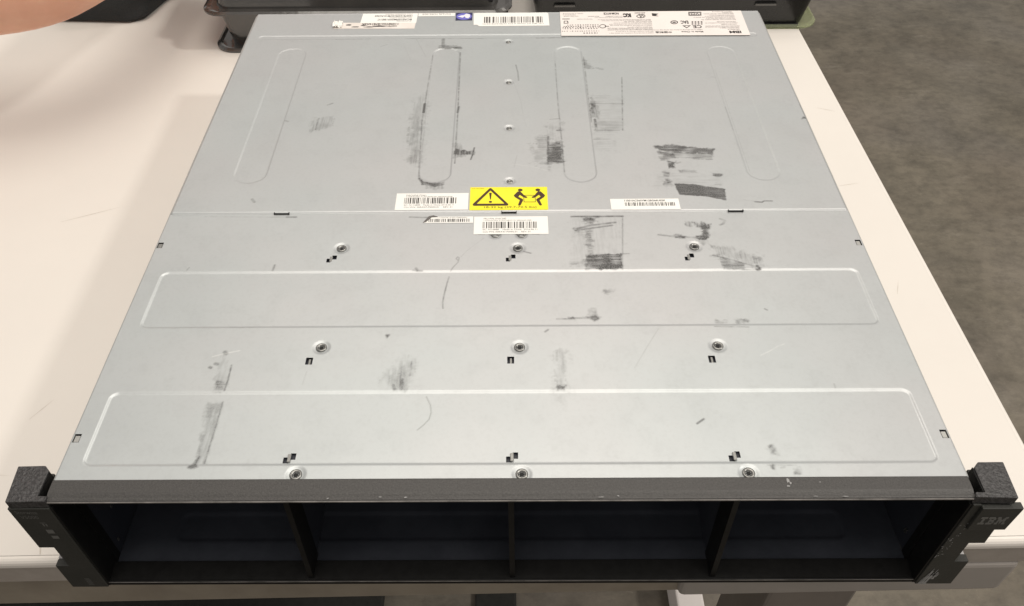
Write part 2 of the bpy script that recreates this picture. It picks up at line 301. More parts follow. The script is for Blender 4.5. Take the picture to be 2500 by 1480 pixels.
# ---- covers: pressed sheet metal as a fine height field with the rubber marks as attributes
DIRT = [
  ('p',[(-73.8,328.2),(-64.5,328.0),(-62.5,266.3),(-71.1,266.4)],0.42,'v',6),
  ('p',[(-72.4,359.6),(-61.9,359.4),(-60.4,268.7),(-68.2,268.8)],0.3,'v',5),
  ('l',[(-63.5,344.9),(-63.6,333.0)],2.6,0.95,0),
  ('l',[(-37.3,340.6),(-37.9,332.7)],2.2,0.8,0),
  ('l',[(-61.7,419.2),(-63.9,319.8),(-61.5,252.2)],1.3,0.55,0.5),
  ('l',[(-39.1,422.2),(-37.8,336.1),(-37.4,268.4)],1.3,0.75,0.4),
  ('p',[(-38.2,287.2),(-32.8,284.1),(-24.3,283.0),(-24.2,278.0),(-38.5,279.2)],0.95,'v',1.5),
  ('p',[(-38.5,293.2),(-34.0,292.2),(-29.0,275.6),(-38.9,275.7)],0.45,'v',3),
  ('l',[(-24.1,287.0),(-25.1,279.0),(-26.3,272.7)],1.4,0.95,0.2),
  ('p',[(-61.1,254.5),(-57.9,248.4),(-49.0,245.6),(-43.8,247.4),(-43.9,244.2),(-50.2,241.5),(-58.7,244.3),(-61.7,250.8)],0.9,'n',1.2),
  ('p',[(-56.1,247.1),(-44.3,246.0),(-44.5,238.8),(-55.6,239.8)],0.45,'v',3),
  ('p',[(-58.1,434.8),(-39.1,433.1),(-38.3,429.0),(-58.5,429.3)],0.75,'h',2),
  ('l',[(-54.5,445.2),(-53.9,432.0)],3.5,0.7,0.2),
  ('l',[(-86.7,447.1),(-20.5,446.1)],1.6,0.55,0.5),
  ('l',[(-145.8,446.5),(-116.3,446.8)],1.5,0.6,0.5),
  ('l',[(-208.6,446.8),(-145.8,446.5)],0.8,0.15,0.3),
  ('l',[(-20.5,446.1),(24.7,446.2)],1.0,0.25,0.4),
  ('l',[(24.7,446.2),(49.0,446.5)],2.0,0.8,0.4),
  ('l',[(69.9,446.2),(97.6,445.8)],1.3,0.45,0.5),
  ('l',[(-20.7,456.8),(-1.4,456.5)],1.0,0.4,0.4),
  ('p',[(28.3,291.5),(38.9,293.4),(38.8,266.7),(27.4,268.7)],0.92,'h',2.5),
  ('p',[(20.8,297.7),(31.3,302.8),(28.4,263.0),(18.6,270.3)],0.4,'h',8),
  ('p',[(30.3,316.0),(39.5,318.6),(38.9,292.4),(26.5,292.5)],0.32,'v',5),
  ('l',[(36.0,308.0),(38.8,308.5)],2.2,0.8,0.2),
  ('l',[(31.5,322.5),(38.9,323.5)],1.2,0.45,0.2),
  ('l',[(29.2,300.2),(27.9,266.8)],2.0,0.8,0.4),
  ('l',[(38.7,407.9),(38.1,340.8),(38.8,302.7),(39.0,258.1)],1.2,0.5,0.5),
  ('l',[(62.2,414.1),(61.9,352.0),(62.0,318.3)],1.2,0.6,0.5),
  ('p',[(62.3,410.8),(69.7,397.7),(76.1,394.4),(62.3,395.9)],0.5,'n',3),
  ('p',[(63.3,353.1),(69.6,346.1),(67.9,323.7),(62.4,323.8)],0.5,'v',3),
  ('p',[(63.5,343.3),(66.2,341.6),(64.7,330.4),(63.0,331.5)],0.9,'n',2),
  ('p',[(63.2,318.3),(85.5,322.4),(83.9,306.3),(63.0,307.6)],0.36,'h',3),
  ('l',[(64.7,322.1),(64.9,308.7)],2.5,0.8,0.5),
  ('l',[(63.1,308.2),(81.6,307.4)],1.0,0.6,0.3),
  ('l',[(62.6,343.9),(88.1,343.0)],1.2,0.65,0.3),
  ('l',[(63.4,355.5),(79.2,354.7)],0.9,0.3,0.3),
  ('l',[(62.2,296.7),(74.1,296.6)],1.0,0.6,0.3),
  ('p',[(62.3,298.3),(76.8,294.5),(77.0,280.9),(62.7,283.0)],0.22,'h',5),
  ('l',[(90.6,381.7),(84.0,307.4)],1.2,0.65,0.5),
  ('p',[(66.5,354.9),(89.3,354.6),(84.7,302.1),(62.5,299.8)],0.16,'h',4),
  ('l',[(6.6,401.8),(8.1,390.3),(8.6,377.8)],1.3,0.65,0.2),
  ('l',[(5.0,373.6),(10.1,346.9),(11.7,324.4),(13.6,313.5)],0.7,0.14,0.3),
  ('l',[(6.3,277.7),(4.2,263.2)],0.7,0.22,0.2),
  ('p',[(-145.5,326.3),(-130.8,328.8),(-129.9,316.3),(-144.3,307.4),(-146.4,311.1)],0.4,'v',3),
  ('l',[(-141.4,325.7),(-141.9,311.1)],1.4,0.55,0.5),
  ('l',[(-137.7,344.1),(-134.2,346.4)],1.8,0.6,0.3),
  ('l',[(-166.2,323.2),(-164.1,322.1)],2.2,0.35,0.1),
  ('p',[(104.6,287.6),(117.4,288.9),(146.3,283.1),(145.3,277.2),(130.4,278.3),(107.7,281.5)],0.9,'h',2),
  ('p',[(105.3,281.6),(145.3,277.2),(142.9,270.3),(118.1,273.5),(106.7,269.3)],0.55,'h',2),
  ('p',[(108.0,279.5),(117.4,278.4),(118.1,273.5),(109.6,274.1)],0.75,'n',2),
  ('p',[(111.8,269.2),(117.5,268.7),(115.0,261.1),(111.3,261.1)],0.9,'n',2),
  ('l',[(117.8,266.8),(120.2,267.7)],2,0.5,0.3),
  ('p',[(117.5,259.2),(130.1,258.1),(129.6,255.3),(118.5,256.3)],0.6,'h',1.5),
  ('p',[(139.6,256.1),(146.9,254.2),(146.2,250.5),(140.3,251.9)],0.75,'h',1.5),
  ('p',[(106.7,256.5),(111.2,256.4),(110.0,251.8),(107.2,251.8)],0.65,'n',2),
  ('p',[(107.5,248.1),(111.6,247.1),(110.7,240.8),(104.8,241.8)],0.75,'n',2.5),
  ('p',[(104.5,257.4),(146.4,254.6),(144.8,237.8),(99.5,240.0)],0.2,'h',5),
  ('p',[(140.7,244.6),(145.0,243.6),(143.4,240.9),(140.3,241.9)],0.4,'h',1.5),
  ('p',[(112.5,243.9),(124.9,242.9),(146.1,237.3),(144.6,225.0),(131.0,229.5),(114.1,231.4)],1.15,'h',0.9),
  ('l',[(156.2,225.7),(163.1,223.9)],0.8,0.3,0.3),
  ('l',[(163.3,223.5),(167.8,223.0),(169.4,224.3),(174.6,224.3)],1.5,0.85,0.2),
  ('p',[(220.7,324.6),(222.7,321.8),(217.9,320.8)],0.95,'n',1),
  ('l',[(221.6,340.8),(221.8,321.8)],1.2,0.6,0.3),
  ('l',[(-171.2,229.4),(-169.2,226.4)],2.4,0.5,0.2),
  ('l',[(-106.2,433.4),(-101.3,436.8)],1,0.35,0.1),
  ('l',[(-77.9,447.0),(-67.2,415.9)],0.7,0.25,0.2),
  ('l',[(-87.5,436.6),(-79.2,409.5)],0.7,0.15,0.2),
  ('l',[(166.4,393.2),(166.6,256.8)],0.8,0.2,0.3),
  ('l',[(161.1,381.4),(164.6,380.7)],1.0,0.3,0.1),
  ('l',[(164.5,338.1),(164.7,306.5)],1.1,0.35,0.4),
  ('p',[(91.8,269.5),(108.6,266.9),(110.8,241.3),(83.0,240.2)],0.07,'v',10),
  ('p',[(48.4,172.1),(60.8,174.3),(70.9,174.2),(69.6,160.4),(47.1,160.2)],0.92,'h',1.6),
  ('p',[(46.2,169.1),(48.7,169.1),(48.2,162.4),(45.8,163.9)],0.6,'n',2),
  ('p',[(37.4,166.2),(48.7,169.1),(48.4,165.4),(38.6,164.3)],0.4,'h',2.5),
  ('l',[(74.5,210.8),(69.6,160.4)],1.1,0.6,0.5),
  ('l',[(41.1,210.7),(74.5,210.8)],2.0,0.85,0.3),
  ('p',[(47.3,210.2),(58.5,210.1),(53.9,203.1),(50.0,203.2)],0.8,'n',3),
  ('l',[(44.4,198.7),(53.9,201.9),(69.2,204.6)],2.2,0.7,0.35),
  ('l',[(43.0,196.7),(52.3,198.7),(67.0,201.8)],2.0,0.7,0.35),
  ('l',[(42.3,198.7),(44.8,196.3)],3,0.6,0.4),
  ('p',[(49.6,197.1),(53.8,197.0),(52.0,172.8),(49.0,172.8)],0.62,'h',3),
  ('p',[(43.0,197.1),(52.2,197.0),(49.0,189.1),(41.9,191.1)],0.3,'h',4),
  ('p',[(41.1,209.4),(74.4,209.1),(70.8,172.7),(39.7,162.5)],0.17,'v',6),
  ('l',[(69.7,174.2),(75.0,174.5)],1.3,0.5,0.2),
  ('p',[(114.7,204.6),(117.6,204.6),(118.2,200.1),(114.7,201.3)],0.75,'v',1.8),
  ('p',[(119.4,204.6),(126.3,204.5),(129.9,202.4),(129.2,197.9),(120.8,199.6)],0.85,'v',2),
  ('p',[(123.9,199.6),(128.6,199.6),(128.3,191.5),(123.4,190.0)],0.85,'n',2.5),
  ('p',[(118.6,191.2),(128.1,191.5),(126.2,188.4),(121.8,186.5),(118.2,188.5)],0.95,'n',2),
  ('p',[(104.3,191.0),(106.6,192.1),(112.8,190.5),(112.2,188.1),(106.0,188.2)],0.9,'n',1.8),
  ('l',[(95.6,192.2),(103.7,190.6),(119.1,189.2)],2.0,0.5,0.35),
  ('p',[(118.9,187.7),(125.3,187.6),(127.0,182.1),(119.5,183.7)],0.4,'n',3),
  ('l',[(137.5,207.7),(140.3,206.0),(138.7,202.7),(136.4,201.5)],2.0,0.55,0.4),
  ('p',[(126.7,180.6),(136.9,180.5),(155.9,169.7),(154.3,162.2),(145.4,165.3),(129.1,172.1)],0.46,'v',6),
  ('p',[(130.7,169.9),(140.7,166.8),(145.3,164.5),(143.9,160.1),(131.4,160.2)],0.62,'h',1.5),
  ('l',[(126.6,172.5),(134.9,169.5),(145.3,164.5),(154.0,160.8)],1.3,0.6,0.3),
  ('p',[(152.4,165.2),(154.2,159.3),(150.5,159.7)],0.85,'n',1.5),
  ('l',[(133.2,160.2),(150.5,159.3)],1.0,0.65,0.4),
  ('p',[(151.8,171.9),(155.1,169.7),(154.5,166.7),(151.7,168.9)],0.5,'n',3),
  ('l',[(27.8,119.3),(33.7,119.3),(37.3,119.9),(45.5,119.8)],1.5,0.6,0.3),
  ('p',[(33.8,120.9),(39.6,119.5),(39.1,117.9),(34.4,118.3)],0.75,'n',1.5),
  ('p',[(43.3,120.8),(50.5,122.4),(53.4,120.7),(51.8,118.1),(49.3,116.9),(46.7,119.2)],1.0,'n',1.6),
  ('p',[(45.5,126.7),(51.5,126.7),(49.7,121.4),(45.9,122.1)],0.45,'n',3),
  ('p',[(56.8,142.3),(61.9,144.4),(63.0,142.6),(57.9,139.9)],0.5,'h',3),
  ('p',[(119.4,117.6),(125.5,117.6),(124.7,115.6),(119.2,116.0)],0.5,'h',2),
  ('p',[(130.1,118.2),(133.8,119.1),(138.1,117.2),(137.3,115.6),(129.9,115.6)],0.65,'n',2),
  ('l',[(117.3,112.2),(136.6,111.7)],1.0,0.6,0.4),
  ('l',[(-31.2,169.0),(-32.6,170.9),(-31.6,172.4),(-30.6,171.3),(-31.2,167.5),(-34.0,163.1),(-35.4,159.8)],0.9,0.6,0.15),
  ('l',[(-36.2,155.1),(-37.3,148.7),(-38.4,139.9),(-39.0,133.1),(-38.5,128.4)],1.1,0.75,0.25),
  ('l',[(-44.0,62.9),(-41.5,57.5),(-40.8,52.6),(-41.6,48.1),(-44.5,44.2),(-47.2,41.4)],0.75,0.55,0.15),
  ('p',[(-69.7,106.9),(-67.5,108.5),(-66.9,106.9),(-68.9,104.1)],0.75,'n',1.5),
  ('p',[(-58.2,89.7),(-52.2,90.8),(-50.6,81.4),(-55.4,68.5),(-62.9,67.8),(-67.8,72.8),(-63.3,82.9)],0.3,'v',5),
  ('p',[(-60.6,82.9),(-53.3,87.2),(-53.3,78.5),(-56.4,68.3),(-60.2,68.3)],0.42,'v',4),
  ('l',[(-57.8,74.2),(-57.7,67.7)],2.5,0.7,0.3),
  ('l',[(-62.1,70.5),(-61.4,67.7)],2.2,0.55,0.3),
  ('l',[(-53.5,87.2),(-53.8,77.0)],1.0,0.5,0.5),
  ('p',[(26.2,92.7),(32.4,94.1),(30.0,68.0),(24.5,68.0)],0.34,'v',5),
  ('p',[(25.6,69.4),(29.6,69.4),(29.0,66.9),(25.8,66.9)],0.7,'n',2),
  ('p',[(22.3,68.0),(31.0,68.0),(28.3,57.0),(25.2,58.4)],0.15,'n',6),
  ('p',[(-159.2,93.4),(-157.4,94.6),(-154.3,82.1),(-152.7,67.8),(-158.1,67.2),(-159.5,74.9),(-159.2,83.5)],0.28,'v',2.5),
  ('p',[(-158.3,74.3),(-154.3,74.6),(-151.4,72.3),(-151.2,70.6),(-156.7,70.6)],0.65,'h',2.5),
  ('p',[(-158.2,71.2),(-153.0,71.7),(-152.4,67.2),(-158.5,67.2)],0.45,'h',2.5),
  ('l',[(-158.4,94.6),(-157.4,93.4)],3,0.55,0.2),
  ('l',[(-152.5,85.0),(-152.0,74.8),(-152.2,67.5)],1.2,0.75,0.3),
  ('l',[(-161.6,86.2),(-160.4,85.9)],2.6,0.6,0.1),
  ('l',[(-164.1,83.6),(-163.4,83.3)],2.4,0.65,0.1),
  ('p',[(-159.6,60.1),(-151.8,60.0),(-151.1,38.4),(-151.1,21.6),(-155.5,21.7),(-157.0,38.5)],0.35,'v',2.5),
  ('p',[(-160.0,60.1),(-154.8,60.6),(-153.6,48.8),(-158.3,48.8)],0.28,'h',2.5),
  ('l',[(-151.6,60.0),(-151.4,44.9),(-151.6,32.2),(-151.7,21.6)],1.1,0.8,0.3),
  ('l',[(-156.5,38.5),(-156.3,26.0)],2,0.4,0.5),
  ('p',[(-157.2,24.8),(-155.3,25.3),(-155.1,19.7),(-157.2,18.6),(-158.1,19.0)],0.75,'v',1.8),
  ('l',[(96.7,44.7),(100.5,47.5)],1.5,0.75,0.1),
  ('p',[(130.3,29.3),(131.9,31.1),(133.6,30.6),(132.9,25.6),(130.1,25.7)],0.62,'n',1.8),
  ('p',[(128.7,28.6),(135.1,28.1),(134.5,26.1),(128.6,26.2)],0.3,'n',2.5),
  ('p',[(126.8,19.2),(130.2,19.2),(129.8,16.3),(127.8,17.0)],0.65,'n',1.8),
  ('l',[(130.2,18.9),(141.2,18.6)],0.9,0.35,0.4),
  ('p',[(138.7,16.0),(141.0,18.9),(143.1,18.1),(140.9,13.4),(139.3,13.4)],0.6,'n',2.2),
  ('l',[(133.4,17.2),(135.1,17.7)],1.5,0.3,0.3),
  ('l',[(-144.2,165.9),(-144.5,161.1)],1.6,0.65,0.2),
  ('l',[(-196.6,164.1),(-197.4,161.6)],1.0,0.45,0.1),
  ('l',[(-58.4,160.4),(-52.9,160.0)],1.4,0.6,0.3),
  ('l',[(-56.8,162.2),(-55.9,160.4)],2,0.5,0.2),
  ('l',[(9.6,177.0),(13.9,175.4)],1.3,0.65,0.1),
  ('l',[(20.6,108.8),(22.3,110.3)],1.6,0.6,0.1),
  ('l',[(85.2,110.8),(77.0,96.9),(68.6,82.0)],0.7,0.25,0.2),
  ('l',[(149.1,126.6),(150.3,125.6)],1.3,0.6,0.1),
  ('l',[(-15.9,189.7),(-26.0,178.1),(-29.6,172.4)],0.7,0.25,0.3),
  ('l',[(-160.0,113.6),(-145.9,113.5)],0.8,0.5,0.4),
  ('l',[(-199.0,213.0),(-138.2,211.6)],0.9,0.35,0.5),
  ('l',[(-145.0,212.0),(-139.1,212.0)],1.8,0.6,0.3),
  ('l',[(-64.5,211.3),(-52.4,210.7)],1.6,0.6,0.3),
  ('p',[(222.6,32.5),(224.4,31.8),(222.9,28.3),(222.1,29.3)],0.3,'n',2),
  ('l',[(-111.2,70.9),(-110.3,80.3)],0.7,0.2,0.2),
  ('l',[(173.7,69.9),(173.6,67.1)],1,0.35,0),
]
SCUFF = [
  ('l',[(-164.4,91.3),(-158.8,93.4),(-150.4,95.7)],1.0,0.8,0.2),
  ('l',[(139.0,90.4),(144.6,93.4),(150.0,97.0),(153.7,98.5)],0.9,0.5,0.4),
  ('l',[(2.8,267.0),(17.0,264.0),(26.8,259.2)],0.8,0.4,0.4),
  ('l',[(-142.0,167.7),(-142.6,160.4)],0.6,0.1,0.2),
]

rng = np.random.default_rng(5)
def vnoise(X, Y, cx, cy, seed):
    r = np.random.default_rng(seed)
    G = r.random((257, 257))
    u = X / cx + 1000.37; v = Y / cy + 1000.71
    i = np.floor(u).astype(int); j = np.floor(v).astype(int); fu = u - i; fv = v - j
    fu = fu * fu * (3 - 2 * fu); fv = fv * fv * (3 - 2 * fv)
    g = lambda a, c: G[a % 256, c % 256]
    return (g(i, j) * (1 - fu) + g(i + 1, j) * fu) * (1 - fv) + (g(i, j + 1) * (1 - fu) + g(i + 1, j + 1) * fu) * fv
def ss(e0, e1, x):
    t = np.clip((x - e0) / (e1 - e0), 0, 1); return t * t * (3 - 2 * t)
def seg_dist(X, Y, a, b):
    ax, ay = a; bx, by = b; dx, dy = bx - ax, by - ay
    t = np.clip(((X - ax) * dx + (Y - ay) * dy) / max(dx * dx + dy * dy, 1e-9), 0, 1)
    return np.hypot(X - ax - t * dx, Y - ay - t * dy)
def paint(X, Y, items, seed0):
    A = np.zeros_like(X)
    for n, it in enumerate(items):
        kind, pts, p1, p2, p3 = it
        xs = [p[0] for p in pts]; ys = [p[1] for p in pts]; e = 4 if kind == 'l' else p3 + 1
        sx = (X[0] > min(xs) - e) & (X[0] < max(xs) + e); sy = (Y[:, 0] > min(ys) - e) & (Y[:, 0] < max(ys) + e)
        if not sx.any() or not sy.any(): continue
        ix = np.ix_(sy, sx); x = X[ix]; y = Y[ix]
        if kind == 'l':
            wd, d, br = p1, p2, p3
            dist = np.full_like(x, 1e9)
            for a, c in zip(pts, pts[1:]): dist = np.minimum(dist, seg_dist(x, y, a, c))
            nz = vnoise(x, y, 2.2, 2.2, seed0 + n)
            k = (1 - ss(max(wd * .3 - .25, 0), wd * .5 + .22, dist)) * d * (.85 if wd < 1.2 else 1) * np.clip(1 - br * 2.6 * np.clip(.72 - nz, 0, 1), 0, 1)
        else:
            d, st, ed = p1, p2, p3
            ins = np.zeros(x.shape, bool); dist = np.full_like(x, 1e9); q = pts + [pts[0]]
            for a, c in zip(q, q[1:]):
                dist = np.minimum(dist, seg_dist(x, y, a, c))
                cond = (a[1] > y) != (c[1] > y)
                with np.errstate(divide='ignore', invalid='ignore'):
                    xi = (c[0] - a[0]) * (y - a[1]) / (c[1] - a[1] if c[1] != a[1] else 1e-9) + a[0]
                ins ^= cond & (x < xi)
            sd = np.where(ins, dist, -dist)
            wob = (.6 * vnoise(x, y, 3, 3, seed0 + n + 500) + .4 * vnoise(x, y, 1.1, 1.1, seed0 + n + 700) - .5) * (ed * 1.7 if d < 1 else ed * 1.3)
            mask = ss(-ed * .5, ed * .5, sd + wob)
            cx, cy = {'h': (11, .75), 'v': (.75, 10), 'n': (2.2, 1.5)}[st]
            nz = .46 * vnoise(x, y, cx, cy, seed0 + n) + .32 * vnoise(x, y, 4.5, 4.5, seed0 + n + 300) + .22 * vnoise(x, y, cx * .3 + .5, cy * .3 + .5, seed0 + n + 900)
            k = mask * d * (np.clip(.52 + 2.1 * (nz - .42 + .35 * (d - .5)), 0.04, 1.2) if d < 1 else .50 + .62 * nz)
        A[ix] = 1 - (1 - A[ix]) * (1 - np.clip(k, 0, .97))
    return A
def rrect_sd(X, Y, x0, x1, y0, y1, r):
    qx = np.abs(X - (x0 + x1) / 2) - (x1 - x0) / 2 + r; qy = np.abs(Y - (y0 + y1) / 2) - (y1 - y0) / 2 + r
    return np.hypot(np.maximum(qx, 0), np.maximum(qy, 0)) + np.minimum(np.maximum(qx, qy), 0) - r
SCREWS = [(-105.0, 181.0), (5.8, 180.4), (116.6, 180.8), (-105, 97.8), (5.9, 97.3), (116.6, 97.6), (-104.9, 14.6), (6.0, 14.4), (116.9, 14.4)]
HALF = [(-8.5, 193.2), (8.2, 193.2)]
RIVETS = [(.7, 440.2), (.8, 375.5), (.9, 311.5), (1.0, 247.8)]
# holes: (x0,x1,y0,y1)
HOLES = []
for cx in (-110.2, .9, 111.6):
    HOLES += [(cx - 2.6, cx + .1, 167.9, 171.3), (cx + .5, cx + 3.4, 170.6, 174.2)]
    HOLES += [(cx - 1.9, cx + 1.9, 85.2, 90.2)]
    HOLES += [(cx - 2.6, cx + .2, 20.6 + .9, 24.6 + .4), (cx + .7, cx + 3.4, 23.6, 27.4)]
HOLES += [(-19.5, -14.8, 193.3, 195.0), (15.2, 19.9, 193.3, 195.0)]
def cover(name, y0, y1, z, feats, holes, x_half, hem):
    st = .5
    xs = set(np.round(np.linspace(-x_half, x_half, int(2 * x_half / st) + 1), 3)); ys = set(np.round(np.linspace(y0, y1, int((y1 - y0) / st) + 1), 3))
    hx = sorted({v for h in holes for v in h[:2]}); hy = sorted({v for h in holes for v in h[2:]})
    xs = sorted([x for x in xs if all(abs(x - q) > .25 for q in hx)] + hx); ys = sorted([y for y in ys if all(abs(y - q) > .25 for q in hy)] + hy)
    xs = np.array(xs); ys = np.array(ys); X, Y = np.meshgrid(xs, ys)
    Z = np.zeros_like(X)
    for f in feats:
        if f[0] == 'r':                       # recessed panel
            _, a, b_, c, d, r, dep, wd = f
            side = np.clip(((np.abs(X - (a + b_) / 2) - (b_ - a) / 2) - (np.abs(Y - (c + d) / 2) - (d - c) / 2)) / 4 + .5, 0, 1)
            Z -= dep * (1 - ss(0, 1, 1 + rrect_sd(X, Y, a, b_, c, d, r) / (wd * (1 - .45 * side))))
        elif f[0] == 'bead':                  # shallow line pressed round an outline
            _, a, b_, c, d, r, dep, wd = f
            s = rrect_sd(X, Y, a, b_, c, d, r); Z -= dep * np.exp(-(s / wd) ** 2)
        elif f[0] == 'd':                     # dimple round a screw
            _, a, b_, r, dep, fl_ = f
            Z -= dep * (1 - ss(fl_, r, np.hypot(X - a, Y - b_)))
    Z += .10 * (vnoise(X, Y, 60, 50, 3) - .5) + .05 * (vnoise(X, Y, 23, 23, 8) - .5)      # the sheet is not quite flat
    Z -= .9 * ss(x_half - 1.4, x_half, np.abs(X)) ** 2            # folded long edges
    if hem: Z -= hem * (1 - ss(y0, y0 + 1.5, Y)) ** 1.2
    dirt = paint(X, Y, DIRT, 10)
    dirt = np.maximum(dirt, .05 * ss(.55, .8, vnoise(X, Y, 9, 9, 77)) * vnoise(X, Y, 1.6, 1.6, 78))
    scuff = .5 * paint(X, Y, SCUFF, 3000)
    ny, nx = X.shape
    V = np.stack([X / 1000, Y / 1000, z + Z / 1000], -1).reshape(-1, 3)
    I = np.arange(ny * nx).reshape(ny, nx)
    keep = np.ones((ny - 1, nx - 1), bool)
    mx = (xs[1:] + xs[:-1]) / 2; my = (ys[1:] + ys[:-1]) / 2
    for h in holes: keep[np.ix_((my > h[2]) & (my < h[3]), (mx > h[0]) & (mx < h[1]))] = False
    F = np.stack([I[:-1, :-1], I[:-1, 1:], I[1:, 1:], I[1:, :-1]], -1)[keep]
    # hanging rim round the outline
    def rim(a, dz):
        base = len(Vl[0]); n = len(a); low = Vl[0][a].copy(); low[:, 2] = dz
        Vl[0] = np.vstack([Vl[0], low]); L = base + np.arange(n)
        Fl.append(np.stack([a[:-1], L[:-1], L[1:], a[1:]], -1))
    Vl = [V]; Fl = [F]
    rim(I[0][::-1], z - .0016 if name == 'rear_cover' else z - .003); rim(I[-1], z - .02)
    V = Vl[0]; F = np.vstack(Fl)
    me = bpy.data.meshes.new(name)
    me.vertices.add(len(V)); me.vertices.foreach_set('co', V.astype(np.float32).ravel())
    me.loops.add(F.size); me.loops.foreach_set('vertex_index', F.astype(np.int32).ravel())
    me.polygons.add(len(F)); me.polygons.foreach_set('loop_start', np.arange(0, F.size, 4, dtype=np.int32)); me.polygons.foreach_set('loop_total', np.full(len(F), 4, np.int32))
    me.update(calc_edges=True)
    for nm, arr in (('dirt', dirt), ('scuff', scuff)):
        a = me.attributes.new(nm, 'FLOAT', 'POINT'); full = np.zeros(len(V), np.float32); full[:ny * nx] = arr.ravel(); a.data.foreach_set('value', full)
    me.shade_smooth()
    return link(name, me, M_METAL, ch)
ZF = .0868; ZR = .0880
PA = (-212.2, 212.2, 112.9, 160.4, 5); PB = (-212.6, 212.6, 19.6, 66.9, 5)
ff = [('r', *PA, .62, 1.7), ('r', *PB, .66, 1.9)]
for x, y in SCREWS: ff += [('d', x, y, 5.6, .6, 3.3)]
for x, y in HALF: ff += [('d', x, y, 4.6, .5, 2.9)]
EDGE = []
for x, y in ((-220.6, 184.8), (220.3, 183.6), (-220.5, 36.8), (220.6, 37.0)):
    s_ = 1 if x > 0 else -1
    HOLES.append((min(x - s_ * 1.9, x + s_ * 1.6), max(x - s_ * 1.9, x + s_ * 1.6), y - 2.6, y + 2.6))
    EDGE.append((x, y, s_))
front = cover('front_cover', 11.6, 215.2, ZF, ff, HOLES, 223.5, 0)
rf = [('r', -190.0, -166.6, 246.2, 431.5, 11.6, .30, 1.7), ('r', 164.2, 187.6, 246.0, 430.5, 11.6, .30, 1.7),
      ('r', -62.0, -39.2, 245.8, 431.4, 11.4, .55, 1.9), ('r', 38.2, 61.4, 245.4, 432.2, 11.6, .55, 1.9),
      ('r', -212, 212, 446.0, 453.4, 3.2, .42, 1.5)]
for x, y in RIVETS: rf += [('d', x, y, 4.6, .6, 2.4)]
rear = cover('rear_cover', 214.6, 492.0, ZR, rf, [], 222.2, 1.15)
# small dark notches in the front edge of the rear cover
for cx in (-148.9, .4, 148.9):
    m = MB(); m.box((cx - 4.6) / 1000, (cx + 4.6) / 1000, .2143, .2149, ZF + .0002, ZR - .0002)
    m.box((cx - 5.0) / 1000, (cx - 4.6) / 1000, .2141, .2156, ZF + .0002, ZR + .0001); m.box((cx + 4.6) / 1000, (cx + 5.0) / 1000, .2141, .2156, ZF + .0002, ZR + .0001)
    m.build('edge_notch', M_DARKHOLE, rear)
# black sheet as the shade of the hollow, and metal tongue, below each slot
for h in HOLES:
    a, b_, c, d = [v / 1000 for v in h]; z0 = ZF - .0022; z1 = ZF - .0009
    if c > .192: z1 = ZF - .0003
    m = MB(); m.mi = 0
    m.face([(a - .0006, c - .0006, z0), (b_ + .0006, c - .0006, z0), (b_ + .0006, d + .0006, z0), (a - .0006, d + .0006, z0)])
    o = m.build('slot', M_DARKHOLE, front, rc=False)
for cx in (-110.2, .9, 111.6):
    for (a, b_, c, d, h) in ((cx - .9, cx + .9, 168.6, 173.4, .0), (cx - .55, cx + .75, 85.6, 89.8, -.8), (cx - .5, cx + 1.2, 21.8, 26.6, .1)):
        m = MB(); m.box(a / 1000, b_ / 1000, c / 1000, d / 1000, ZF + (h - .6) / 1000, ZF + (h + .12) / 1000, .0002, 1)
        m.build('slot_tongue', M_TAB, front)
for x, y, s_ in EDGE:
    m = MB(); m.box((x - 1.35 - .2 * s_) / 1000, (x + 1.25 - .2 * s_) / 1000, (y - 2.3) / 1000, (y + 1.75) / 1000, ZF - .0012, ZF - .0002, .0002, 1); m.build('slot_tongue', M_TAB if y > 100 and x < 0 else M_CHASSIS, front)
def screw(x, y, z, r=3.1, hole=1.35):
    m = MB(); m.mi = 0
    r /= 1000; m.lathe([(r, -.0006), (r, .0001), (r * .86, .0004), (r * .62, .00035), (r * .48, -.0002), (hole / 1000, -.0004)], (x / 1000, y / 1000, z))
    m.mi = 1; m.lathe([(hole / 1000, -.0004), (0, -.00045)], (x / 1000, y / 1000, z), 6)
    return m.build('screw', [M_STEEL, M_DARKHOLE], ch, rc=True)
for x, y in SCREWS: screw(x, y, ZF - .00012)
for x, y in HALF: screw(x, y, ZF - .0003, 2.6, 1.1)
for x, y in RIVETS:
    m = MB(); m.lathe([(.0023, -.0006), (.0022, -.0001), (.0016, .0002), (.0008, .0001), (.0006, -.0001), (0, -.0001)], (x / 1000, y / 1000, ZR - .00040), 20)
    m.build('rivet', M_STEEL, ch)

# ---- body below the covers: sides, back, bottom
m = MB()
m.box(-.2232, -.2222, .0125, .4915, .0004, ZF - .0004); m.box(.2222, .2232, .0125, .4915, .0004, ZF - .0004)
m.box(-.2221, .2221, .4905, .4915, .0004, ZF - .001)
m.build('chassis_side', M_CHASSIS, ch)
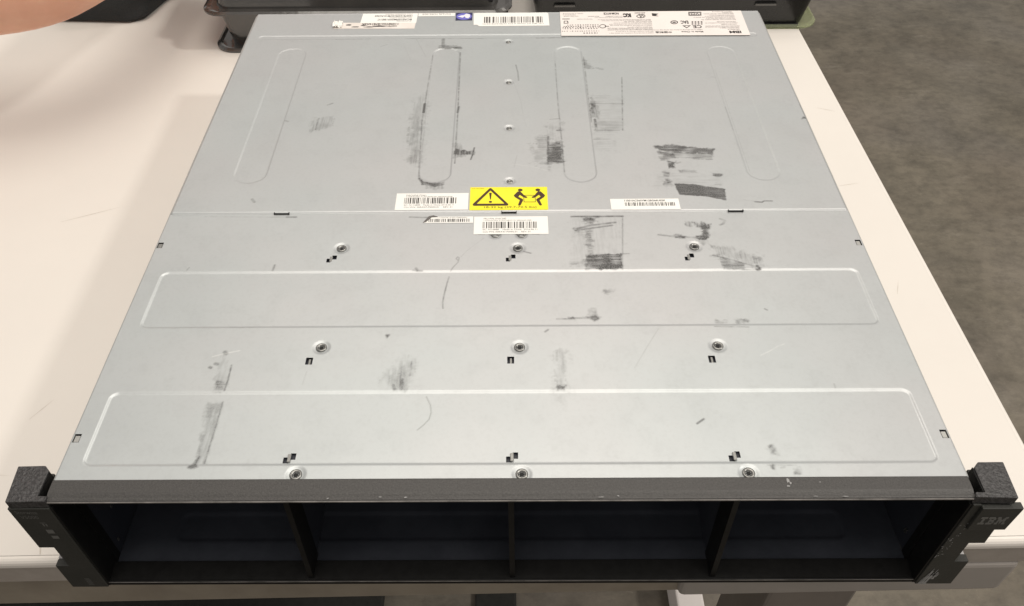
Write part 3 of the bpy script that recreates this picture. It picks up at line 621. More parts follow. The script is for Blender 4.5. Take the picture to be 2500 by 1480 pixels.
# black interior: floor with pressed grooves, inner walls, ceiling, back
def interior():
    xs = np.linspace(-.2205, .2205, 442); ys = np.linspace(.0125, .2, 160); X, Y = np.meshgrid(xs, ys)
    x = X * 1000; y = Y * 1000
    Z = .0026 - .0009 * (1 - ss(-2.2, 0, rrect_sd(x, y, -192, 192, 24.5, 43.5, 5))) 
    me = bpy.data.meshes.new('bay_floor'); ny, nx = X.shape; I = np.arange(ny * nx).reshape(ny, nx)
    V = np.stack([X, Y, Z], -1).reshape(-1, 3); F = np.stack([I[:-1, :-1], I[:-1, 1:], I[1:, 1:], I[1:, :-1]], -1).reshape(-1, 4)
    me.from_pydata(V.tolist(), [], F.tolist()); me.shade_smooth(); return link('bay_floor', me, M_BAYFLOOR, ch)
interior()
m = MB()
m.box(-.2219, -.2207, .0125, .2, .0006, .0850); m.box(.2207, .2219, .0125, .2, .0006, .0850)
m.box(-.2206, .2206, .2, .2015, .0006, .0850); m.box(-.2206, .2206, .0125, .2, .0838, .0848)
m.build('bay_lining', M_BLACKIN, ch)
for x, y, z in ((-.2205, .030, .030), (-.2205, .021, .010), (.2205, .034, .034), (.2205, .022, .014)):
    s = 1 if x < 0 else -1
    m = MB(); m.box(x, x + s * .0006, y, y + .0016, z, z + .0026, .0002, 1); m.build('rail_rivet', M_STEEL, ch)
for xt, xb in ((-.1085, -.1098), (.0006, .0012), (.1098, .1112)):
    m = MB()
    b = bmesh.new(); t = .0007
    for y in (.0028, .19):
        for (xx, z) in ((xb, .0022), (xt, .0836)):
            for sgn in (-1, 1): b.verts.new((xx + sgn * t, y, z))
    bmesh.ops.convex_hull(b, input=b.verts[:]); m.add(b)
    dv = m.build('bay_divider', M_BLACKIN, ch)
    m = MB(); b = bmesh.new()
    for y in (.0018, .0165):
        for (xx, z) in ((xb, .0022), (xt, .0834)):
            for sgn in (-1, 1): b.verts.new((xx + sgn * .0014, y, z))
    bmesh.ops.convex_hull(b, input=b.verts[:]); m.add(b); m.build('divider_front', M_BLACKSTRIP, dv)
    # holes and studs pressed in the partition, seen as small dark discs with a glint
    for dy, dz in ((.030, .052), (.034, .040), (.040, .030)):
        mm = MB(); bb = bmesh.new(); bmesh.ops.create_cone(bb, cap_ends=True, segments=14, radius1=.0017, radius2=.0013, depth=.0012)
        mm.add(bb, Matrix.Translation((max(xt, xb) + .0014, dy, dz)) @ Matrix.Rotation(math.pi / 2, 4, 'Y')); mm.build('stud', M_STEEL if dz > .035 else M_BLACKIN, dv)

# ---- black bezel: top strip, bottom strip, as one frame
prof = [(.0118, ZF - .0012), (.0118, ZF + .0003), (.0112, ZF + .0006), (.0046, ZF + .0005), (.0034, ZF + .0001), (.0022, ZF - .0004), (.0013, ZF - .0004), (.0007, ZF - .0006), (.0002, ZF - .0010), (0, ZF - .0014), (0, ZF - .0020), (.0012, ZF - .0024), (.0122, ZF - .0026)]
def strip(prof, x0, x1, nm, mt):
    b = bmesh.new(); A = [b.verts.new((x0, y, z)) for y, z in prof]; B = [b.verts.new((x1, y, z)) for y, z in prof]
    for k in range(len(prof) - 1): b.faces.new((A[k], A[k + 1], B[k + 1], B[k]))
    b.faces.new(A); b.faces.new(B[::-1])
    mm = MB(); mm.add(b); o = mm.build(nm, mt, ch); o.data.shade_auto_smooth() if hasattr(o.data, 'shade_auto_smooth') else None
    return o
strip(prof, -.2228, .2222, 'bezel_top_strip', M_BEZEL)
strip([(.0122, .0004), (.0122, .0036), (.0118, .0040), (.0012, .0030), (.0006, .0036), (0, .0034), (-.0002, .0004)], -.2212, .2220, 'bezel_bottom_strip', M_BLACKSTRIP)
m = MB(); m.box(-.2222, .2218, -.00035, -.0001, .0029, .00355, .0001, 1); m.build('bezel_lower_highlight', M_EDGEHI, ch)  # pale strip added as the highlight along the lower edge
m = MB(); m.box(-.2222, .2216, -.00025, .0003, ZF - .0017, ZF - .0009, .00012, 1); m.build('bezel_upper_highlight', M_EDGEHI, ch)  # pale strip added as the highlight along the upper edge
# bright chips and worn paint on the strip
for x, y, rx, ry in ((134.6, 9.6, .9, 1.3), (135.6, 8.0, .5, .9), (134.2, 6.4, .8, .5), (150, 8.6, .3, .3), (-50, 1.3, .9, .3), (-62, 1.5, .7, .25), (-87, .9, .4, .3), (146, 1.0, 1.2, .2), (160, .9, 1.6, .2), (44, 1.0, 1.4, .2), (52, 1.6, .5, .3)):
    m = MB()
    m.flat([((x + a * (1 + .4 * random.uniform(-1, 1))) / 1000, (y + c * (1 + .4 * random.uniform(-1, 1))) / 1000) for a, c in ellipse(0, 0, rx, ry, 9)], ZF + .00075 if y > 4 else ZF + .0004)
    m.build('paint_chip', M_SCRAPE, ch, rc=False)

# ---- mounting ears
def ear(sgn):
    X = lambda v: v / 1000 * sgn
    def bx(m, a, b_, *r, **k): m.box(min(X(a), X(b_)), max(X(a), X(b_)), *r, **k)
    m = MB()
    if sgn < 0:
        pc = [(243, .0195), (229.5, .0198), (226.8, .0168), (226.8, .0026), (222.2, .0026), (222.2, -.0004), (241.2, -.0008)]
    else:
        pc = [(242.6, .0195), (230.2, .0195), (227.2, .0165), (227.0, .0026), (222.6, .0026), (221.6, -.0002), (241.6, -.0008)]
    poly = [(X(a), c) for a, c in pc]
    m.prism(poly, .0822, .0878, 'z', .0004)
    cap = m.build('mounting_ear', M_EAR, ch)
    tag(cap, 'left mounting ear with faint printed name and status symbols' if sgn < 0 else 'right mounting ear with striped three letter logo and scraped corner')
    m = MB()   # front plate with its steps
    if sgn < 0: pl = [(242.4, .0820), (242.4, .0442), (234.8, .0442), (234.8, .0245), (241.9, .0245), (241.9, .0), (222.0, .0), (222.2, .0820)]
    else: pl = [(242.0, .0606), (242.6, .0450), (234.6, .0450), (234.6, .0256), (242.2, .0256), (242.2, .0), (222.4, .0), (222.4, .0820), (226.4, .0820), (226.4, .0606)]
    m.prism([(X(a), c) for a, c in pl], -.0012, .0030, 'y', .0003)
    plate = m.build('ear_face', M_EARF, cap)
    m = MB(); bx(m, 226.9, 242.0, .0032, .0190, .0448, .0820, bev=.0005); bx(m, 224.2, 234.4, .0032, .016, .0004, .0443); m.build('latch_body', M_EARF, cap)
    m = MB()   # grained thumb latch below the step
    bx(m, 235.0, 241.7, .0031, .0150, .0002, .0252, bev=.0004); m.build('thumb_latch', M_LATCH, cap)
    m = MB(); bx(m, 226.3, 226.75, .0030, .0165, .0700, .0874); m.build('ear_gap_shade', M_BLACKSTRIP, cap)  # thin black plate added to darken the gap beside the cap
    m = MB(); bx(m, 221.0, 222.3, -.0006, .0122, .0008, .0815); bx(m, 220.4, 221.8, .0124, .0175, .0008, .0815); m.build('ear_inner_wall', M_BLACKSTRIP, cap)
    if sgn > 0:
        m = MB(); m.prism([(X(a), c) for a, c in [(226.6, .0812), (246.2, .0812), (246.2, .0790), (245.4, .0612), (226.6, .0612)]], -.0028, .0010, 'y', .0003)
        m.build('ear_flap', M_EARF, cap)
    return cap, plate
earL, plateL = ear(-1); earR, plateR = ear(1)
def vtext(name, s, x0, x1, z0, z1, y, mt, parent, bold=0):
    b = text_bm(s, x0, x1, z0, z1, 0, False, bold)
    for v in b.verts: v.co = Vector((v.co.x, y, v.co.y))
    m = MB(); m.add(b); return m.build(name, mt, parent, rc=False)
YF = -.00135
m = MB()
vtext('name_lettering', 'Storwize', -.2398, -.2292, .0776, .0806, YF, M_EARPRINT, plateL)
vtext('name_lettering', 'V5000', -.2390, -.2302, .0732, .0762, YF, M_EARPRINT, plateL)
def vrect(m, x0, x1, z0, z1, y=YF):
    m.face([(x0, y, z0), (x1, y, z0), (x1, y, z1), (x0, y, z1)])
m = MB(); vrect(m, -.2318, -.2290, .0690, .0696); vrect(m, -.2310, -.2302, .0660, .0686); vrect(m, -.2296, -.2288, .0660, .0684); m.build('status_symbol', M_EARPRINT, plateL, rc=False)
m = MB(); vrect(m, -.2316, -.2280, .0590, .0628); m.build('status_symbol', M_EARPRINT, plateL, rc=False)
m = MB(); vrect(m, -.2312, -.2278, .0538, .0568); m.build('status_symbol', M_EARPRINT, plateL, rc=False)
m = MB()
for k in range(9): vrect(m, -.2318 + .0004 * (k % 2), -.2290 + .0003 * (k % 3), .0100 - .0009 * k, .0104 - .0009 * k)
m.build('serial_print', M_EARPRINT, plateL, rc=False)
# striped three-letter logo on the right ear flap: rows of bars
m = MB(); lx0, lz0, lw, lh = .2290, .0668, .0132, .0070; yy = -.00295
rowsI = [(0, 1)] * 2 + [(.3, .7)] * 4 + [(0, 1)] * 2
rowsB = [[(0, .8)], [(0, .95)], [(.2, .4), (.7, 1)], [(.2, .9)], [(.2, .9)], [(.2, .4), (.7, 1)], [(0, .95)], [(0, .8)]]
rowsM = [[(0, .3), (.7, 1)], [(0, .36), (.64, 1)], [(.12, .43), (.57, .88)], [(.12, .5), (.5, .88)], [(.12, .3), (.34, .66), (.7, .88)], [(.12, .3), (.4, .6), (.7, .88)], [(0, .3), (.44, .56), (.7, 1)], [(0, .3), (.48, .52), (.7, 1)]]
for r in range(8):
    z1 = lz0 + lh * (1 - r / 8); z0 = z1 - lh / 8 * .68
    for (a, wd, rows) in ((0, .24, [[q] for q in rowsI]), (.29, .28, rowsB), (.61, .39, rowsM)):
        for u0, u1 in rows[r]: vrect(m, lx0 + lw * (a + wd * u0), lx0 + lw * (a + wd * u1), z0, z1, yy)
m.build('striped_logo', M_LOGO, earR, rc=False)
# scraped plastic near the lower corner of the right ear
m = MB()
for (x0, z0, x1, z1, wd) in ((.2246, .0004, .2258, .0120, .0005), (.2256, .0004, .2272, .0150, .0007), (.2270, .0004, .2286, .0130, .0013), (.2296, .0060, .2302, .0140, .0007), (.2238, .0004, .2247, .0080, .0003), (.2284, .0100, .2292, .0170, .0004), (.2262, .0110, .2268, .0180, .0004), (.2306, .0085, .2311, .0125, .0005)):
    pts = []
    n = 7
    L = [(x0 + (x1 - x0) * k / n, z0 + (z1 - z0) * k / n, wd * (1 - .6 * k / n) * random.uniform(.5, 1.2)) for k in range(n + 1)]
    for (a, c, e), (a2, c2, e2) in zip(L, L[1:]): m.face([(a - e, YF - .00005, c), (a + e, YF - .00005, c), (a2 + e2, YF - .00005, c2), (a2 - e2, YF - .00005, c2)])
for k in range(46):
    x = random.uniform(.2222, .2262); z = random.uniform(.030, .066); e = random.uniform(.00012, .0004); x += (z - .05) * .04
    m.face([(x - e, YF, z - e), (x + e, YF, z - e * .6), (x + e * .7, YF, z + e), (x - e * .5, YF, z + e * 1.4)])
m.build('scrape', M_SCRAPE, plateR, rc=False)

# ---- stickers (thin paper set just above the sheet)
def sticker(name, poly, z, mt, label, parent=ch):
    m = MB(); m.prism([(x / 1000, y / 1000) for x, y in poly], z + .00002, z + .00016)
    o = m.build(name, mt, parent); tag(o, label); return o
def q(x0, x1, y0, y1, sk=0): return [(x0 + sk, y0), (x1 + sk, y0), (x1, y1), (x0, y1)]
def T(m, s, x0, x1, y0, y1, z, rot=False, bold=0): m.add(text_bm(s, x0 / 1000, x1 / 1000, y0 / 1000, y1 / 1000, z, rot, bold))
def R(m, x0, x1, y0, y1, z): rect(m, x0 / 1000, x1 / 1000, y0 / 1000, y1 / 1000, z)
def B(m, x0, x1, y0, y1, z, n, seed): barcode(m, x0 / 1000, x1 / 1000, y0 / 1000, y1 / 1000, z, n, random.Random(seed))
SR = ZR + .00008; SF = ZF + .00008; PR = SR + .00022; PF = SF + .00022
# yellow lifting warning
st = sticker('warning_sticker', q(-25.6, 26.2, 216.3, 240.6), SR, M_YELLOW, 'yellow sticker warning of weight with triangle and two people lifting')
def U(x, y):  # sticker frame
    t = (y - 105) / 340; return ((-25.6 + (x - 1155 + 10 * t) / 1095 * 51.8) / 1000, (240.6 - t * 24.3) / 1000)
m = MB()
ro = [(1440, 118), (1425, 126), (1190, 360), (1196, 380), (1215, 384), (1665, 384), (1686, 378), (1688, 360), (1458, 126)]
ri = [(1440, 158), (1436, 162), (1250, 350), (1250, 352), (1255, 354), (1625, 354), (1632, 352), (1632, 350), (1446, 162)]
ring(m, [U(*p) for p in ro], [U(*p) for p in ri], PR)
m.flat([U(*p) for p in [(1422, 192), (1459, 192), (1446, 292), (1434, 292)]], PR)
m.flat([U(*p) for p in ellipse(1439, 327, 23, 15, 18)], PR)
m.build('warning_symbol', M_INKB, st, rc=False)
m = MB()
for fx in (lambda x: x, lambda x: 3982 - x):
    f = lambda P: [U(fx(a), c) for a, c in P]
    m.flat(f(ellipse(1866, 152, 34, 21, 18)), PR)
    m.flat(f([(1828, 174), (1862, 172), (1892, 200), (1920, 236), (1960, 256), (1958, 270), (1930, 272), (1906, 262), (1856, 226), (1834, 254), (1894, 288), (1900, 304), (1862, 376), (1846, 386), (1826, 380), (1826, 368), (1852, 304), (1788, 262), (1770, 238), (1776, 226)]), PR)
bo = [(1906, 229), (2074, 229), (2074, 335), (1906, 335)]; bi = [(1914, 236), (2066, 236), (2066, 328), (1914, 328)]
ring(m, [U(*p) for p in bo], [U(*p) for p in bi], PR - .00003)
m.build('lifting_figures', M_INKB, st, rc=False)
m = MB(); (a, c), (d, e) = U(1352, 426), U(2080, 392); m.add(text_bm('18-32 kg (39.7-70.5 lbs)', a, d, c, e, PR))
(a, c), (d, e) = U(1180, 130), U(1350, 122); m.add(text_bm('P/N 46X6823', a, d, c, e, PR)); m.build('lettering', M_INKB, st, rc=False)
# white bar-code stickers near the seam
st = sticker('barcode_sticker', q(-74.8, -26.6, 216.8, 234.4), SR, M_PAPER, 'white bar code sticker left of the yellow warning')
m = MB(); B(m, -69.2, -34.0, 223.3, 229.6, PR, 66, 1); m.build('bar_code', M_INK, st, rc=False)
m = MB(); T(m, 'MACHINE P/N#1', -68.2, -55, 231.4, 232.9, PR); T(m, '11S/P/N:SN 01AC560YM12BG66U02K', -68.2, -37, 230.1, 231.2, PR); T(m, 'EC: N11488R   Made in China 2016.06.11', -69, -36, 221.2, 222.5, PR); T(m, 'CLU P/N: 00RX47-P0000.01    REV: 01', -69, -37, 218.9, 220.3, PR)
m.build('lettering', M_INKG, st, rc=False)
st = sticker('barcode_sticker', q(67.6, 113.0, 215.9, 227.1), SR, M_PAPER, 'white bar code sticker right of the middle of the seam')
m = MB(); B(m, 77.0, 110.2, 219.6, 223.2, PR, 74, 2); m.build('bar_code', M_INK, st, rc=False)
m = MB(); T(m, '11S01AC560YM12BG66U02K', 77.0, 104.2, 224.2, 226.1, PR, bold=.02); m.build('lettering', M_INK, st, rc=False)
st = sticker('barcode_sticker', [(-54.9, 205.0), (-22.9, 204.8), (-23.0, 211.2), (-49.5, 211.2)], SF, M_PAPER, 'torn narrow bar code sticker just in front of the seam')
m = MB(); B(m, -52.0, -25.0, 205.8, 208.9, PF, 54, 3); m.build('bar_code', M_INK, st, rc=False)
m = MB(); T(m, '11S2078124SN78E04KJ', -46, -27, 209.4, 210.6, PF); m.build('lettering', M_INKG, st, rc=False)
m = MB(); m.prism([(-.0552, .2052), (-.0535, .2058), (-.0500, .2105), (-.0462, .2108), (-.0490, .2122), (-.0520, .2112)], SF + .0002, SF + .0006); m.build('torn_flap', M_INKG, st)
st = sticker('barcode_sticker', q(-22.3, 25.6, 193.4, 211.0), SF, M_PAPER, 'large white bar code sticker in front of the seam above two half hidden screws')
m = MB(); B(m, -16.6, 18.6, 199.2, 205.6, PF, 66, 4); m.build('bar_code', M_INK, st, rc=False)
m = MB(); T(m, 'FRU P/N: 01AC383', -16, -1.5, 208.1, 209.6, PF); T(m, '11S/P/N:SN 01AC383YM12BG66U0JB', -16, 15, 206.3, 207.5, PF); T(m, 'EC: M14888    Made in China  2016.06.11', -16.5, 18.5, 197.3, 198.6, PF); T(m, 'CLU P/N: 00RX47-P0000.01    REV: 01', -16.5, 14, 195.0, 196.4, PF)
m.build('lettering', M_INKG, st, rc=False)
# stickers along the rear edge, reading upside down
st = sticker('barcode_sticker', [(-24.6, 467.1), (36.3, 467.4), (36.1, 489.6), (34.8, 491.1), (-28.9, 491.1), (-29.8, 489.6), (-29.4, 469.4), (-27.4, 469.8), (-26, 469.4)], SR, M_PAPER, 'white bar code sticker with a torn corner at the rear edge')
m = MB(); B(m, -20.5, 31.2, 472.9, 484, PR, 58, 5); m.build('bar_code', M_INKG, st, rc=False)
m = MB(); T(m, '(1S) IBM MT-Model # S/N 2078124781047M', -21.5, 31.4, 470.2, 472.2, PR, True); m.build('lettering', M_INKG, st, rc=False)
st = sticker('static_warning_sticker', q(-45.5, -30.9, 478.0, 492.0), SR, M_NAVY, 'small navy sticker with a violet oval and a white hand')
m = MB(); m.flat([(x / 1000, y / 1000) for x, y in ellipse(-38.2, 485, 6.8, 6.2)], PR); m.build('violet_oval', M_VIOLET, st, rc=False)
m = MB(); m.flat([(x / 1000, y / 1000) for x, y in [(-44, 484.6), (-40.6, 486.8), (-38.5, 487.2), (-36.4, 490), (-33.2, 488.6), (-32.8, 484.6), (-34.2, 481.4), (-36.6, 482), (-37.6, 484.8), (-39.4, 482.4), (-41, 483.2), (-42.2, 484)]], PR + .0001); m.build('hand_symbol', M_WHITEINK, st, rc=False)
st = sticker('printed_sticker', q(-78.6, -46.4, 486.0, 491.6), SR, M_PAPER, 'thin white printed strip beside the navy sticker')
m = MB(); T(m, 'Canada ICES-003', -75, -50, 488.3, 490.6, PR, True); m.build('lettering', M_INKG, st, rc=False)
st = sticker('printed_sticker', [(-128.4, 474.6), (-79.6, 474.0), (-79.2, 491.7), (-127.8, 491.7)], SR, M_PAPER, 'white sticker with four rows of small print at the rear edge')
m = MB()
for y0, y1, a, s in ((485.2, 488.2, -117, '1S2078124781047M 01AC560'), (478.6, 481.6, -114, 'BCAE1EFM2091BE1C')): T(m, s, a, -84, y0, y1, PR, True, .02)
m.build('lettering', M_INK, st, rc=False)
m = MB()
for y0, a in ((489.4, -108), (483.0, -104), (476.6, -97)): T(m, 'MAC ADDRESS 5005076', a, -84, y0, y0 + 1.1, PR, True)
m.build('fine_print', M_INKG, st, rc=False)
st = sticker('printed_sticker', [(-150.7, 464.7), (-80.4, 463.6), (-80.0, 474.4), (-120, 474.6), (-143.5, 475.2), (-150.9, 474.6)], SR - .00002, M_PAPERP, 'dirty peeling strip with printed characters below the white sticker')
m = MB(); T(m, '11S98Y22187814A2K', -127, -95, 470.6, 473.8, PR, True, .03); T(m, '1S2078124781047M', -117, -96, 467.0, 469.6, PR, True, .02); m.build('lettering', M_INK, st, rc=False)
m = MB()
for (cx, cy, rx, ry) in ((-138, 471, 4, 1.2), (-132, 467.5, 5, 1.0), (-125, 470, 3, 1.0), (-120, 467, 5, 1.2), (-146, 473, 2, 1.2), (-111, 468.5, 5, 1.4)):
    m.flat([((cx + a * random.uniform(.5, 1.3)) / 1000, (cy + c * random.uniform(.5, 1.3)) / 1000) for a, c in ellipse(0, 0, rx, ry, 11)], PR - .00002)
m.build('stain', M_INKG, st, rc=False)
# crumpled glossy end of the strip
m = MB(); b = bmesh.new(); bmesh.ops.create_grid(b, x_segments=10, y_segments=5, size=.5)
for v in b.verts: v.co = Vector((-.1475 + v.co.x * .008, .4705 + v.co.y * .010, SR + .0004 + random.uniform(0, .0022)))
m.add(b); m.build('crumpled_end', M_PAPER, st)
# large regulatory label
st = sticker('regulatory_label', [(45.7, 448.8), (205.9, 447.6), (206.4, 491.8), (46.4, 491.9)], SR + .0002, M_PAPERP, 'large white regulatory label upside down at the rear right corner')
st.data.materials.clear(); st.data.materials.append(varied('regulatory_paper', (.80, .745, .72), (.84, .785, .76), 50, .55))
PL = PR + .00025
def L(x, y):
    t = (y - 125) / 280; xl = 67 + 23 * t; xr = 2085 + 105 * t
    return 46.2 + (x - xl) / (xr - xl) * 160, 492 - 44 * (t * .93 + .07 * t * t)
def LT(m, s, x0, x1, y0, y1, bold=0):
    a, c = L(x0, y1); d, e = L(x1, y0); T(m, s, a, d, c, e, PL, True, bold)
m = MB()
LT(m, 'IBM', 1960, 2082, 362, 388, .04); LT(m, 'Made in China', 1425, 1662, 362, 377, .01); LT(m, '\u4e2d\u56fd\u5236\u9020', 1135, 1312, 362, 382, .01)
LT(m, 'EAC', 1422, 1498, 245, 281, .03); LT(m, 'CE', 1558, 1646, 298, 331, .02); LT(m, 'NOM-NYCE', 560, 724, 140, 166, .03); LT(m, 'KC', 780, 860, 152, 200, .08)
LT(m, 'UL', 952, 1000, 172, 202, .03)
for k, (a, b_) in enumerate(((300, 304), (308, 313), (317, 322))):
    pass
ell = lambda cx, cy, rx, ry: [tuple(v / 1000 for v in L(*p)) for p in ellipse(cx, cy, rx, ry, 26)]
ring(m, ell(975, 187, 50, 24), ell(975, 187, 42, 18), PL); ring(m, ell(1345, 263, 42, 21), ell(1345, 263, 32, 14), PL); m.flat(ell(1345, 263, 22, 6), PL)
ring(m, ell(547, 303, 38, 22), ell(547, 303, 31, 16), PL); R(m, *[L(525, 0)[0], L(570, 0)[0]], L(0, 306)[1], L(0, 300)[1], PL)
for s in (0, 9):
    qq = [tuple(v / 1000 for v in L(*p)) for p in ((1503 + s, 140 + s * .7), (1647 - s, 140 + s * .7), (1650 - s, 186 - s * .7), (1506 + s, 186 - s * .7))]
    q2 = [tuple(v / 1000 for v in L(*p)) for p in ((1509 + s, 144 + s * .7), (1641 - s, 144 + s * .7), (1644 - s, 182 - s * .7), (1512 + s, 182 - s * .7))]
    ring(m, qq, q2, PL)
LT(m, 'VCI', 1535, 1620, 152, 174, .02)
tri = [tuple(v / 1000 for v in L(*p)) for p in ((1435, 300), (1530, 300), (1482, 331))]; tr2 = [tuple(v / 1000 for v in L(*p)) for p in ((1455, 305), (1512, 305), (1482, 323))]
ring(m, tri, tr2, PL)
m.flat([tuple(v / 1000 for v in L(*p)) for p in ((1095, 152), (1172, 160), (1140, 178), (1178, 190), (1102, 186))], PL)
R(m, L(95, 215)[0], L(180, 215)[0], L(0, 219)[1], L(0, 212)[1], PL)
ring(m, [tuple(v / 1000 for v in L(*p)) for p in ((115, 238), (160, 238), (166, 268), (112, 268))], [tuple(v / 1000 for v in L(*p)) for p in ((122, 243), (152, 243), (156, 263), (120, 263))], PL)
rr = random.Random(4)
for row, (ya, yb, xa, xb) in enumerate(((281, 291, 150, 490), (297, 307, 110, 490), (309, 319, 100, 500), (323, 332, 95, 500), (350, 358, 90, 500), (370, 381, 330, 500))):
    x = xa
    while x < xb:
        wd = rr.uniform(11, 19); a, c = L(x, yb); d, e = L(x + wd, ya)
        T(m, rr.choice('\u96fb\u5b50\u8a2d\u5099\u5371\u9669\u6ce8\u610f'), a, d, c, e, PL, True, .02); x += wd + rr.uniform(10, 17)
for row in range(3):
    for k in range(4):
        a, c = L(1540 + 34 * k, 262 + 14 * row); d, e = L(1556 + 34 * k, 254 + 14 * row); R(m, a, d, c, e, PL)
m.build('lettering', M_INK, st, rc=False)
m = MB()
TX = ['This device complies with Part 15 of the FCC Rules. Operation is', 'subject to the following conditions: this device may not cause harmful', 'interference, and must accept any interference received, including', 'CAN ICES-3 (A)/NMB-3(A) Cet appareil est conforme a la norme', 'Rack enclosure input 100-240V 50/60Hz 10A-5A (x2)']
for k, (x0, x1, y0) in enumerate(((690, 1110, 356), (620, 1110, 374), (600, 1105, 341), (610, 1100, 331), (600, 1100, 320), (820, 1098, 309), (630, 1098, 291), (620, 1096, 276), (665, 1094, 262), (785, 1092, 247), (535, 1090, 236), (490, 1088, 223), (455, 770, 198), (580, 770, 182), (380, 505, 182), (260, 435, 214), (105, 330, 146), (105, 245, 162), (115, 275, 177), (905, 1020, 138), (905, 1020, 152),
        (1100, 1655, 343), (1690, 2070, 304), (1690, 2065, 316), (1860, 2065, 328), (1940, 2070, 344), (1690, 2050, 270), (1820, 2030, 256), (1870, 2040, 285), (1645, 2030, 231), (1700, 2025, 217), (1565, 2020, 203), (1690, 2018, 190), (1740, 2010, 177), (1675, 2005, 160), (1880, 1998, 150), (1770, 1990, 134))):
    LT(m, TX[k % 5][: max(12, int((x1 - x0) / 9))], x0, x1, y0, y0 + 9, .012)
m.build('fine_print', M_INKG, st, rc=False)

# ================================================================== glossy black trays behind the chassis
def rr_pts(x0, x1, y0, y1, r, n=8):
    P = []
    for cx, cy, a0 in ((x1 - r, y0 + r, -90), (x1 - r, y1 - r, 0), (x0 + r, y1 - r, 90), (x0 + r, y0 + r, 180)):
        for k in range(n + 1):
            a = math.radians(a0 + 90 * k / n); P.append((cx + r * math.cos(a), cy + r * math.sin(a)))
    return P
def loft(m, rings, capb=True, capt=True):
    b = bmesh.new(); V = [[b.verts.new((x, y, z)) for x, y in P] for P, z in rings]
    n = len(V[0])
    for A, C in zip(V, V[1:]):
        for k in range(n): b.faces.new((A[k], A[(k + 1) % n], C[(k + 1) % n], C[k]))
    if capb: b.faces.new(V[0][::-1])
    if capt: b.faces.new(V[-1])
    bmesh.ops.recalc_face_normals(b, faces=b.faces[:]); m.add(b)
def tray(x0, x1, y0, y1, low, body_mat, label, two, group='glossy black trays behind the chassis'):
    t = empty('plastic_tray', (0, 0, 0)); tag(t, label, 'tray', group)
    h = .040 if two else .0365; i = .017
    f0 = x0; x0 = x0 if two else .25
    m = MB(); loft(m, [(rr_pts(x0, x1, y0, y1, .022), .0004), (rr_pts(x0, x1, y0, y1, .022), .0022), (rr_pts(x0 + .003, x1 - .003, y0 + .003, y1 - .003, .020), .0040), (rr_pts(x0 + .006, x1 - .006, y0 + .006, y1 - .006, .018), .0026)])
    m.build('base_flange', low, t); x0 = f0
    bx0, bx1, by0 = x0 + i, x1 - i, y0 + (.013 if two else .006)
    m = MB(); loft(m, [(rr_pts(bx0, bx1, by0, y1 - .01, .012), .0025), (rr_pts(bx0 - .0075, bx1 + .0075, by0 - .004, y1 - .006, .014), h)], False, False)
    m.build('tray_wall', body_mat, t, True)
    rx0, rx1, ry0 = (bx0 - .021, bx1 + .021, by0 - .012) if two else (bx0 - .010, bx1 + .010, by0 - .006)
    m = MB(); loft(m, [(rr_pts(rx0, rx1, ry0, y1, .02), h), (rr_pts(rx0, rx1, ry0, y1, .02), h + .0016), (rr_pts(rx0 + .003, rx1 - .003, ry0 + .003, y1 - .003, .018), h + .0030), (rr_pts(rx0 + .007, rx1 - .007, ry0 + .006, y1 - .007, .016), h + .0018)])
    m.build('rim', body_mat, t)
    m = MB(); loft(m, [(rr_pts(rx0 + .012, rx1 - .014, ry0 + .012, y1 - .012, .014), h + .0015), (rr_pts(rx0 + .016, rx1 - .022, ry0 + .018, y1 - .02, .012), h + .034)])
    m.build('upper_shell', body_mat, t)
    return t, by0, h
tl, by, h = tray(-.3065, .0007, .5850, .90, M_TRAY, M_TRAY, 'glossy black plastic tray behind the rear left corner of the chassis', True)
m = MB(); m.box(-.195, -.014, by + .002, .86, .0425, .062, .004); m.build('dark_shell_box', M_TRAYD, tl)  # dark box added for the part of the shell without reflection
# finger slot in the left tray's wall
m = MB(); loft(m, [(rr_pts(-.2600, -.2330, by - .0036, by + .006, .002, 3), .0200), (rr_pts(-.2600, -.2330, by - .0040, by + .006, .002, 3), .0220)]); m.build('finger_slot', M_DARKHOLE, tl)
trr, by, h = tray(.0155, .3345, .6280, .93, M_CLEAR, M_TRAYD, 'black plastic tray with clear corner overhanging the table behind the rear right corner', False)
for cx in (.060, .272):
    m = MB(); loft(m, [(rr_pts(cx - .012, cx + .012, by - .0055, by + .004, .002, 3), .0262), (rr_pts(cx - .011, cx + .011, by - .0062, by + .004, .002, 3), .0284)]); m.build('finger_slot', M_TRAY, trr)
m = MB(); m.box(.035, .312, .6310, .6335, .0007, .0044, .0006); m.build('base_flange', M_TRAYD, trr)

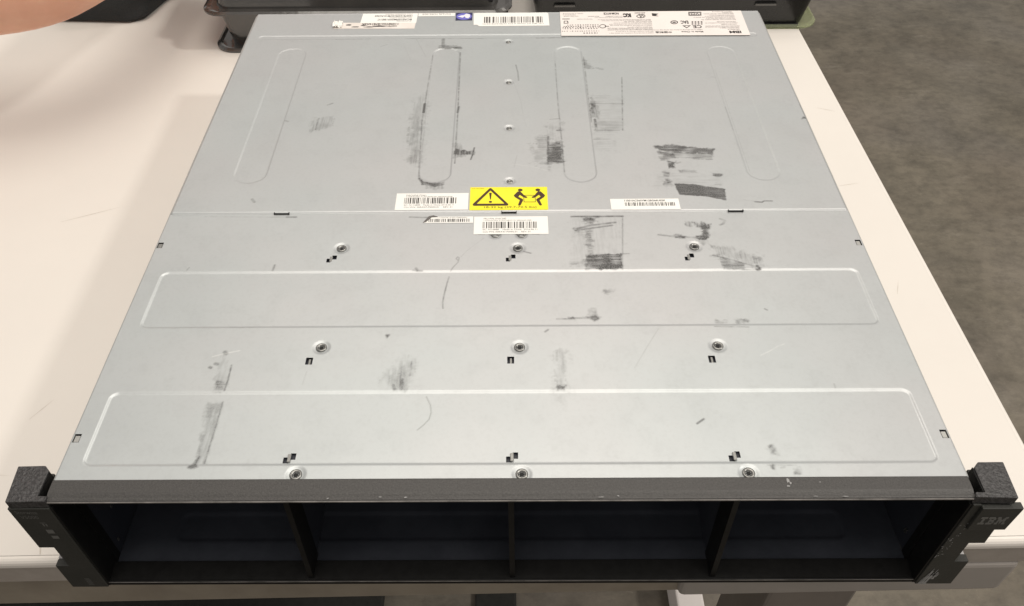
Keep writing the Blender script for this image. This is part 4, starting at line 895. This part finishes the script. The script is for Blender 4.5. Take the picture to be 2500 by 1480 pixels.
# ================================================================== person's forearm reaching over the table, hand out of the picture
chain = [((-.70, .425, .150), .052), ((-.60, .437, .147), .050), ((-.49, .453, .142), .046), ((-.424, .464, .137), .042), ((-.392, .488, .132), .036), ((-.372, .535, .130), .030), ((-.362, .590, .126), .027)]
chain = [((x + .018, y - .012, z - .002), r) for (x, y, z), r in chain]
me = bpy.data.meshes.new('person'); vs = [c for c, r in chain]; rs = [r for c, r in chain]; es = [(k, k + 1) for k in range(len(chain) - 1)]
W0 = Vector(vs[-1]); d = Vector((.15, .97, -.12)).normalized(); side = Vector((.90, -.38, 0)).normalized()
palm = W0 + d * .05; vs.append(tuple(palm)); rs.append(.024); es.append((len(chain) - 1, len(chain))); pi = len(chain)
for f, (off, ln) in enumerate(((-.030, .062), (-.010, .075), (.010, .072), (.029, .058))):
    a = palm + d * .035 + side * off; k = len(vs); vs.append(tuple(a)); rs.append(.012); es.append((pi, k))
    for j, (g, drop) in enumerate(((.45, .008), (.8, .022), (1, .040))):
        vs.append(tuple(a + d * ln * g + Vector((0, 0, -drop)))); rs.append(.0088 - .0006 * j); es.append((k + j, k + j + 1))
k = len(vs); th = palm - d * .02 - side * .026
vs += [tuple(th), tuple(th + d * .03 - side * .022 + Vector((0, 0, -.012))), tuple(th + d * .06 - side * .030 + Vector((0, 0, -.026)))]; rs += [.013, .011, .0095]; es += [(pi, k), (k, k + 1), (k + 1, k + 2)]
me.from_pydata(vs, es, [])
arm = bpy.data.objects.new('person', me); COL.objects.link(arm); me.materials.append(M_SKIN)
md = arm.modifiers.new('skin', 'SKIN'); md.use_smooth_shade = True; md.use_x_symmetry = False
for v, r in zip(me.skin_vertices[0].data, rs): v.radius = (r, r)
me.skin_vertices[0].data[0].use_root = True
sb = arm.modifiers.new('sub', 'SUBSURF'); sb.levels = 2; sb.render_levels = 2
tag(arm, "bare forearm of a person reaching in over the table at the upper left", 'person')

# charcoal fabric bundle lying under the forearm
m = MB(); b = bmesh.new()
for p in ((-.500, .655, .001), (-.455, .662, .001), (-.412, .650, .001), (-.398, .655, .004), (-.372, .76, .002), (-.50, .78, .001), (-.488, .66, .045), (-.452, .690, .062), (-.402, .690, .055), (-.372, .74, .070), (-.44, .78, .075), (-.52, .72, .05)):
    b.verts.new(p)
bmesh.ops.convex_hull(b, input=b.verts[:]); m.add(b)
o = m.build('fabric_bundle', M_CLOTH, smooth=True); tag(o, 'charcoal fabric bundle on the table beneath the forearm', 'fabric')
bv = o.modifiers.new('bev', 'BEVEL'); bv.width = .006; bv.segments = 3
